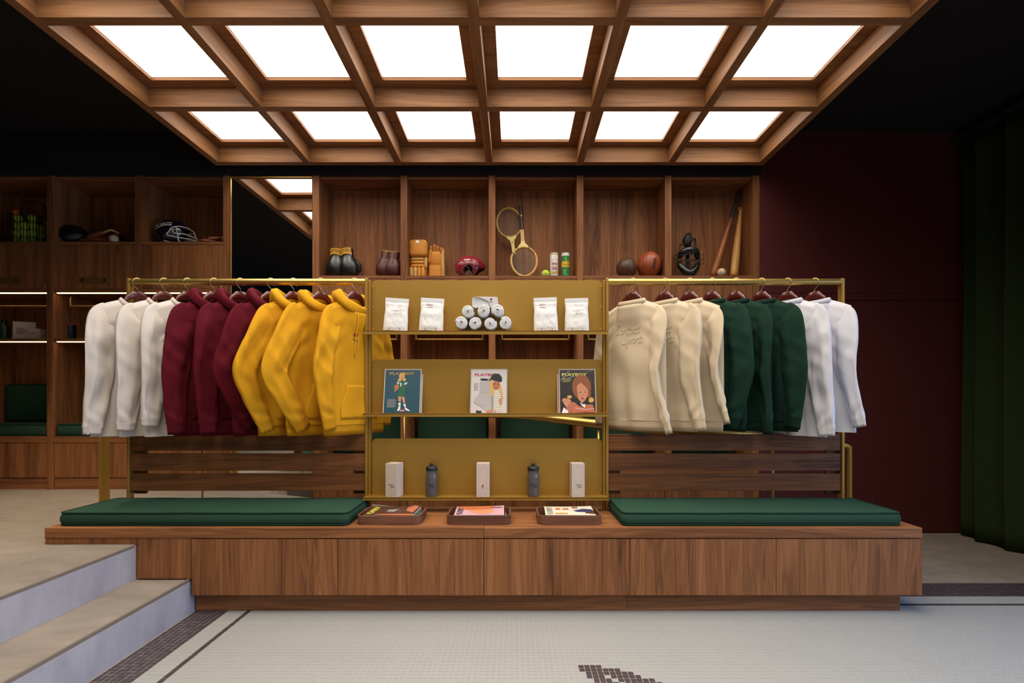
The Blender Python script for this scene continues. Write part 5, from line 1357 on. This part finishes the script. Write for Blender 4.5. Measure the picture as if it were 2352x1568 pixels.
def art1(t, fn):
    s = []
    s += [('hairb', 3, ell(.47, .85, .085, .075)), ('hairb', 3, ell(.41, .765, .05, .035)), ('hairb', 3, ell(.54, .77, .05, .035)), ('skin', 4, ell(.485, .825, .042, .052))]
    s += [('pgreen', 3, [(.36, .70), (.42, .735), (.54, .735), (.62, .69), (.63, .64), (.60, .54), (.57, .50), (.57, .37), (.36, .38), (.37, .52)]), ('pgreen', 3, [(.36, .70), (.28, .62), (.20, .53), (.24, .51), (.37, .58)]), ('pgreen', 4, [(.62, .66), (.58, .53), (.38, .545), (.37, .575), (.50, .60), (.55, .66)])]
    s += [('white', 5, [(.33, .69), (.37, .735), (.385, .725), (.345, .675)]), ('white', 5, [(.355, .665), (.395, .71), (.41, .70), (.37, .65)]), ('white', 5, [(.55, .69), (.63, .715), (.63, .70), (.55, .675)]), ('white', 5, [(.54, .665), (.63, .69), (.625, .672), (.54, .648)])]
    s += [('white', 5, [(.43, .62), (.455, .61), (.47, .655), (.475, .70), (.46, .665), (.45, .70), (.43, .70), (.44, .65)])]
    s += [('porange', 5, ell(.33, .60, .065, .05)), ('skin', 6, [(.26, .50), (.33, .56), (.36, .55), (.30, .49)])]
    s += [('skin', 3, [(.385, .385), (.475, .385), (.47, .24), (.41, .24)]), ('skin', 3, [(.48, .385), (.56, .40), (.60, .22), (.54, .23)])]
    s += [('white', 4, [(.405, .25), (.47, .25), (.465, .11), (.44, .05), (.37, .05), (.41, .12)]), ('white', 4, [(.54, .24), (.605, .22), (.62, .12), (.73, .06), (.72, .04), (.62, .06), (.56, .15)])]
    s += [('pgreen', 5, [(.405, .26), (.47, .26), (.47, .235), (.405, .235)]), ('pgreen', 5, [(.54, .24), (.605, .22), (.605, .20), (.54, .215)]), ('pgreen', 5, [(.405, .17), (.47, .17), (.47, .155), (.405, .155)]), ('pgreen', 5, [(.555, .155), (.615, .135), (.615, .12), (.555, .14)])]
    s += [('pred', 5, ell(.515, .055, .085, .035)), ('white', 6, [(.45, .05), (.58, .05), (.58, .06), (.45, .06)])]
    s += [('pgrey', 3, l) for l in lines(.08, .36, .13, .31, 12)]
    lay(t, fn, s); title(t, 'gold', .47, .915, .70, .062)
def art2(t, fn):
    s = []
    s += [('pgrey', 3, [(.24, .72), (.57, .72), (.60, .40), (.23, .42)])]
    s += [('pgrey2', 4, [(.24, y), (.57, y), (.57, y + .006), (.24, y + .006)]) for y in (.46, .50, .54, .58, .62, .66, .70)]
    s += [('pblack', 5, [(.26, .80), (.56, .79), (.56, .74), (.26, .75)]), ('gold', 6, ell(.49, .768, .035, .032)), ('pblack', 7, ell(.49, .768, .026, .024)), ('white', 8, [(.478, .755), (.50, .755), (.505, .785), (.492, .77), (.48, .785)])]
    s += [('pgrey', 4, [(.24, .45), (.52, .58), (.62, .50), (.66, .10), (.45, .04), (.06, .24), (.10, .33)]), ('pgrey2', 5, [(.08, .24), (.40, .15), (.40, .14), (.09, .225)])]
    s += [('hairb', 5, [(.54, .78), (.60, .74), (.66, .60), (.64, .42), (.56, .38), (.52, .62)]), ('hairb', 5, [(.80, .72), (.86, .60), (.92, .32), (.84, .36), (.78, .58)]), ('skin2', 6, ell(.71, .64, .105, .115))]
    s += [('pblack', 7, [(.54, .80), (.58, .88), (.68, .915), (.80, .90), (.87, .83), (.88, .74), (.82, .71), (.70, .74), (.60, .76)]), ('pred', 7, ell(.70, .585, .028, .010)), ('pblack', 7, [(.63, .68), (.69, .675), (.69, .66), (.63, .66)]), ('pblack', 7, [(.74, .675), (.80, .67), (.79, .655), (.74, .66)])]
    s += [('ccream', 6, [(.66, .52), (.76, .55), (.84, .44), (.88, .04), (.64, .04)])] + [('pgrey2', 7, [(.66, y), (.86, y - .01), (.86, y - .002), (.66, y + .008)]) for y in (.08, .13, .18, .23, .28, .33, .38, .43, .48)]
    s += [('pgrey2', 7, [(.58, .40), (.62, .40), (.63, .08), (.59, .08)]), ('skin', 7, [(.78, .30), (.88, .36), (.88, .20), (.82, .16)]), ('skin', 7, [(.42, .03), (.58, .09), (.66, .06), (.62, .01), (.44, .01)]), ('pblack', 7, [(.15, .06), (.30, .04), (.30, .0), (.15, .0)])]
    s += [('pgrey2', 3, l) for l in lines(.07, .21, .52, .68, 9, 2)]
    lay(t, fn, s); title(t, 'mag', .44, .885, .70, .066)
def art3(t, fn):
    s = []
    s += [('hairr', 3, ell(.62, .60, .27, .30)), ('skin', 4, [(.48, .56), (.50, .68), (.58, .72), (.70, .64), (.80, .54), (.80, .42), (.72, .30), (.62, .22), (.52, .32)]), ('hairr', 5, [(.46, .56), (.47, .74), (.58, .84), (.74, .80), (.88, .66), (.88, .40), (.80, .28), (.82, .50), (.74, .60), (.60, .70), (.52, .66)])]
    s += [('pblack', 6, ell(.575, .475, .038, .014)), ('pblack', 6, ell(.73, .48, .034, .013)), ('white', 7, ell(.575, .475, .012, .008, 8)), ('white', 7, ell(.73, .48, .011, .008, 8)), ('skin2', 6, [(.66, .46), (.675, .39), (.64, .385)]), ('pred', 6, ell(.64, .33, .055, .018))]
    s += [('skin2', 3, [(.20, .04), (.14, .22), (.36, .26), (.60, .18), (.92, .20), (.99, .02), (.20, .0)]), ('porange', 4, [(.28, .03), (.40, .18), (.66, .14), (.94, .14), (.98, .01)]), ('ppink', 5, [(.42, .13), (.70, .09), (.96, .11), (.96, .09), (.70, .06), (.42, .10)])]
    s += [('skin', 5, [(.05, .30), (.10, .34), (.26, .33), (.32, .28), (.24, .20), (.18, .12), (.10, .22)]), ('pblack', 5, [(.34, .30), (.40, .32), (.62, .18), (.66, .12), (.52, .17)]), ('white', 6, [(.56, .24), (.64, .20), (.72, .20), (.70, .12), (.62, .16)]), ('white', 5, [(.04, .0), (.10, .13), (.22, .05), (.22, .0)])]
    s += [('hairb', 4, ell(.88, .30, .08, .06)), ('hairb', 4, ell(.27, .37, .07, .035))]
    s += [('yel', 3, l) for l in lines(.08, .33, .72, .80, 4)]
    s += [('pgrey2', 8, [(.20, .80), (.24, .79), (.60, .90), (.95, .985), (.90, .985), (.50, .88)]), ('pgrey2', 8, [(.02, .76), (.06, .76), (.28, .97), (.24, .97)])]
    lay(t, fn, s); title(t, 'yel', .42, .89, .72, .072, 3)
def stack(px, label, backs, cover, art, rz):
    for i, (dx, mt, bl) in enumerate(backs):
        magazine(px + dx, 2.953 + .0085 * (i + 1), bl, mt, None, rz=rz)
    magazine(px, 2.953, label, cover, art, rz=rz)
stack(922, 'teal magazine with a standing figure in a green jersey on its cover', [(4, M['pgrey'], 'sleeved magazine tucked behind the teal one')], M['teal'], art1, 1.5)
stack(1122, 'pale magazine with a figure in a black cap on its cover', [(0, M['pgrey2'], 'sleeved magazine tucked behind the pale one')], M['cov_w'], art2, -1.0)
stack(1327.5, 'dark magazine with an auburn-haired portrait on its cover', [(-4, M['porange'], 'orange-edged magazine tucked behind the dark portrait one')], M['cov_k'], art3, -1.5)
for q, l in ((920, 'in front of the teal magazine'), (1121, 'in front of the pale magazine'), (1327, 'in front of the dark portrait magazine')):
    easel(q, 2.938, SM + .0002, .088, 'black wire holder ' + l)

# boxes and bottles on the bottom shelf ---------------------------------------
def gift_box(px, label, rz, mark):
    d = 2.955; t = thing('bottle_box', label, 'box', (X(px, d), d, SB + .0004), math.radians(rz), group='tall ivory boxes on the bottom brass shelf')
    w_, h = .078, .203
    MB().box(-w_ / 2, w_ / 2, -w_ / 2, w_ / 2, 0, h).build('carton', M['card'], t, bevel=.0012, fix=False)
    y = -w_ / 2 - .0003
    ol = [(-.026, .012), (.026, .012), (.026, .10), (.022, .125), (.026, .135), (.024, .155), (.029, .160), (.029, .175), (.012, .182), (.010, .190), (-.010, .190), (-.012, .182), (-.029, .175), (-.029, .160), (-.024, .155), (-.026, .135), (-.022, .125), (-.026, .10)]
    MB().tube([(a, y, b) for a, b in ol], .0004, 4, closed=True).build('outline_print', M['cline'], t)
    if mark == 'script':
        e = MB(); script(e, lambda a, b: (-.020 + .043 * a, y, .050 + .032 * b), .0005, 4, 3); e.build('script_print', M['cink'], t)
    else: rose(t, lambda a, b, l: (a, y - .0002 * l, .062 + b), .012)
    return t
gift_box(906, 'tall ivory box with script at the left, turned to show its side', -16, 'script')
gift_box(1110, 'tall ivory box with a small rose in the middle of the bottom shelf', 0, 'rose')
gift_box(1325.5, 'tall ivory box with script at the right end of the bottom shelf', 4, 'script')
def bottle(px, label):
    d = 2.953; t = thing('water_bottle', label, 'bottle', (X(px, d), d, SB + .0004), group='smoky water bottles on the bottom brass shelf')
    MB().lathe([(.001, 0), (.033, 0), (.0358, .004), (.0365, .010), (.0362, .095), (.0368, .115), (.0360, .122), (.0325, .134), (.0315, .142), (.0335, .150), (.0335, .158), (.001, .159)], 36).build('bottle_body', M['smoke'], t, smooth=True, auto=50)
    MB().lathe([(.001, .157), (.0350, .157), (.0355, .160), (.0355, .172), (.033, .178), (.024, .183), (.015, .184), (.0145, .188), (.0115, .190), (.0120, .196), (.0105, .199), (.001, .199)], 32).build('lid', M['lid'], t, smooth=True, auto=40)
    e = MB(); script(e, lambda a, b: ((.0367) * math.sin((-.020 + .044 * a) / .0365), -.0368 * math.cos((-.020 + .044 * a) / .0365), .048 + .036 * b), .0005, 4, 3); e.build('script_print', M['ink'], t)
    return t
bottle(991.5, 'smoky grey water bottle with black lid, left of the middle box'); bottle(1225, 'smoky grey water bottle with black lid, right of the middle box')

# trays with magazines on the bench ------------------------------------------
def rrect(w_, d_, r, n=6):
    o = []
    for cx, cy, a0 in ((w_ / 2 - r, d_ / 2 - r, 0), (-w_ / 2 + r, d_ / 2 - r, 90), (-w_ / 2 + r, -d_ / 2 + r, 180), (w_ / 2 - r, -d_ / 2 + r, 270)):
        for s in range(n + 1):
            a = math.radians(a0 + 90 * s / n); o.append((cx + r * math.cos(a), cy + r * math.sin(a)))
    return o
def tray(x, y, label):
    t = thing('wooden_tray', label, 'tray', (x, y, BZ + .0004), group='walnut trays on the bench')
    W_, D_, H_, th = .352, .232, .050, .009
    o = rrect(W_, D_, .040); i_ = rrect(W_ - 2 * th, D_ - 2 * th, .040 - th)
    m = MB(); n = len(o)
    rings = [[(a, b, 0) for a, b in o], [(a, b, H_) for a, b in o], [(a, b, H_) for a, b in i_], [(a, b, .004) for a, b in i_]]
    m.loft(rings, False); m.build('rim', M['wtray'], t, bevel=.001)
    MB().prism(rrect(W_ - .004, D_ - .004, .038), lambda a, b, d: (a, b, d), .0004, .005).build('base', M['wtray'], t)
    for s in (-1, 1):
        MB().box(s * (W_ / 2 - .0005) - .001, s * (W_ / 2 - .0005) + .001, -.035, .035, .026, .036).build('handle_slot', M['ink'], t, bevel=.0008, fix=False)
    return t
def flatmag(x, y, z, rz, label, cover, art, th=.006, sag=.0):
    t = thing('magazine', label, 'magazine', (x, y, z), math.radians(rz), group='magazines lying in the trays')
    w_, d_ = .275, .205
    def top(a, b): return (a * w_ - w_ / 2, b * d_ - d_ / 2, th + sag * (a - .3) ** 2 * 1.2 * b)
    m = MB(); n = 10
    m.grid(n, 6, lambda a, b: top(a, b)); m.grid(n, 6, lambda a, b: (top(a, b)[0], top(a, b)[1], top(a, b)[2] - .0012))
    m.build('cover', cover, t)
    MB().box(-w_ / 2 + .001, w_ / 2 - .001, -d_ / 2 + .0008, d_ / 2 - .001, .0002, th - .0014).build('pages', M['pages'], t, fix=False)
    if art:
        # a across the page's width, b from its foot to its head; the head points left
        art(t, lambda a, b, l=1: (lambda p: (p[0], p[1], p[2] + .0003 + .0002 * l))(top(1 - b, a)))
    return t
def tart(mt, pieces, tm):
    def f(t, fn):
        for m_, l, pl in pieces:
            mb = MB(); poly_art(mb, fn, pl, l); mb.build('cover_print', M[m_], t, fix=False)
        text_mesh('PLAYBOY', M[tm], t, Matrix.Identity(4), .165, .034, bold=.03, fit=lambda x_, y_: fn(.5 + x_ / .205, .90 + y_ / .275, 4))
    return f
tp = [(X(903, 2.74), 'walnut tray left of the other two on the bench'), (X(1102, 2.74), 'walnut tray in the middle of the three on the bench'), (X(1304, 2.74), 'walnut tray nearest the right bench cushion')]
TY = 2.742
covers = [M['pbrown'], M['ppink'], M['ccream']]
arts = [tart(None, [('skin2', 2, [(.25, .05), (.75, .0), (.95, .12), (.80, .25), (.45, .22)]), ('pgrey2', 2, [(.35, .45), (.65, .40), (.6, .62), (.4, .62)]), ('porange', 2, [(.0, .0), (.12, .0), (.10, .7), (.0, .8)])], 'yel'),
        tart(None, [('porange', 2, [(.55, .30), (1, .2), (1, .95), (.8, .98), (.6, .75)]), ('skin', 3, [(.15, .25), (.5, .20), (.75, .35), (.7, .65), (.35, .70), (.12, .5)]), ('pblue', 4, [(.75, .04), (.78, .04), (.78, .28), (.75, .28)]), ('pblue', 4, [(.82, .04), (.85, .04), (.85, .25), (.82, .25)]), ('white', 4, [(.1, .2), (.13, .2), (.4, .45), (.37, .45)])], 'pblue'),
        tart(None, [('porange', 2, ell(.70, .72, .10, .06)), ('skin2', 2, [(.6, .5), (.8, .5), (.8, .62), (.6, .62)]), ('pred', 2, [(.75, .3), (.95, .3), (.95, .42), (.75, .42)]), ('pblue', 3, [(.3, .05), (.6, .02), (.7, .20), (.5, .42), (.35, .35)]), ('pbrown', 3, [(.1, .0), (.5, .0), (.6, .12), (.2, .2)]), ('gold', 2, [(.1, .55), (.25, .55), (.25, .80), (.1, .80)])], 'pgrey2')]
tl = ['brown-covered', 'pink and orange', 'cream-covered']; tn = ['left', 'middle', 'right']
for k in range(3):
    tray(tp[k][0], TY, tp[k][1])
    z = BZ + .006; x = tp[k][0] + (.004, .004, .012)[k]
    low_c = [M['pages'], M['pgrey'], M['pblack']][k]
    nst = 3
    for q in range(nst):
        flatmag(x + (.006, -.003, .004)[q], TY + (.002, -.002, 0)[q], z, (1.5, -1, .6)[q] * (1 if k != 1 else -1), f'{("lowest", "second", "third")[q]} magazine of the pile in the {tn[k]} tray', [M['pgrey'], low_c, M['pblack'] if k else M['teal']][q], None, .011); z += .0123
    flatmag(x - .004, TY, z, (-3, 1.5, -1)[k], f'{tl[k]} magazine on top of the pile in the {tn[k]} tray', covers[k], arts[k], .009, sag=(.03, .012, .008)[k])

# the number on the nameplate of the leftmost locker in view
text_mesh('52', M['ink'], NP[5], Matrix.Translation((.093, -.0046, 0)) @ FACE, .030, .024, bold=.02, name='number')
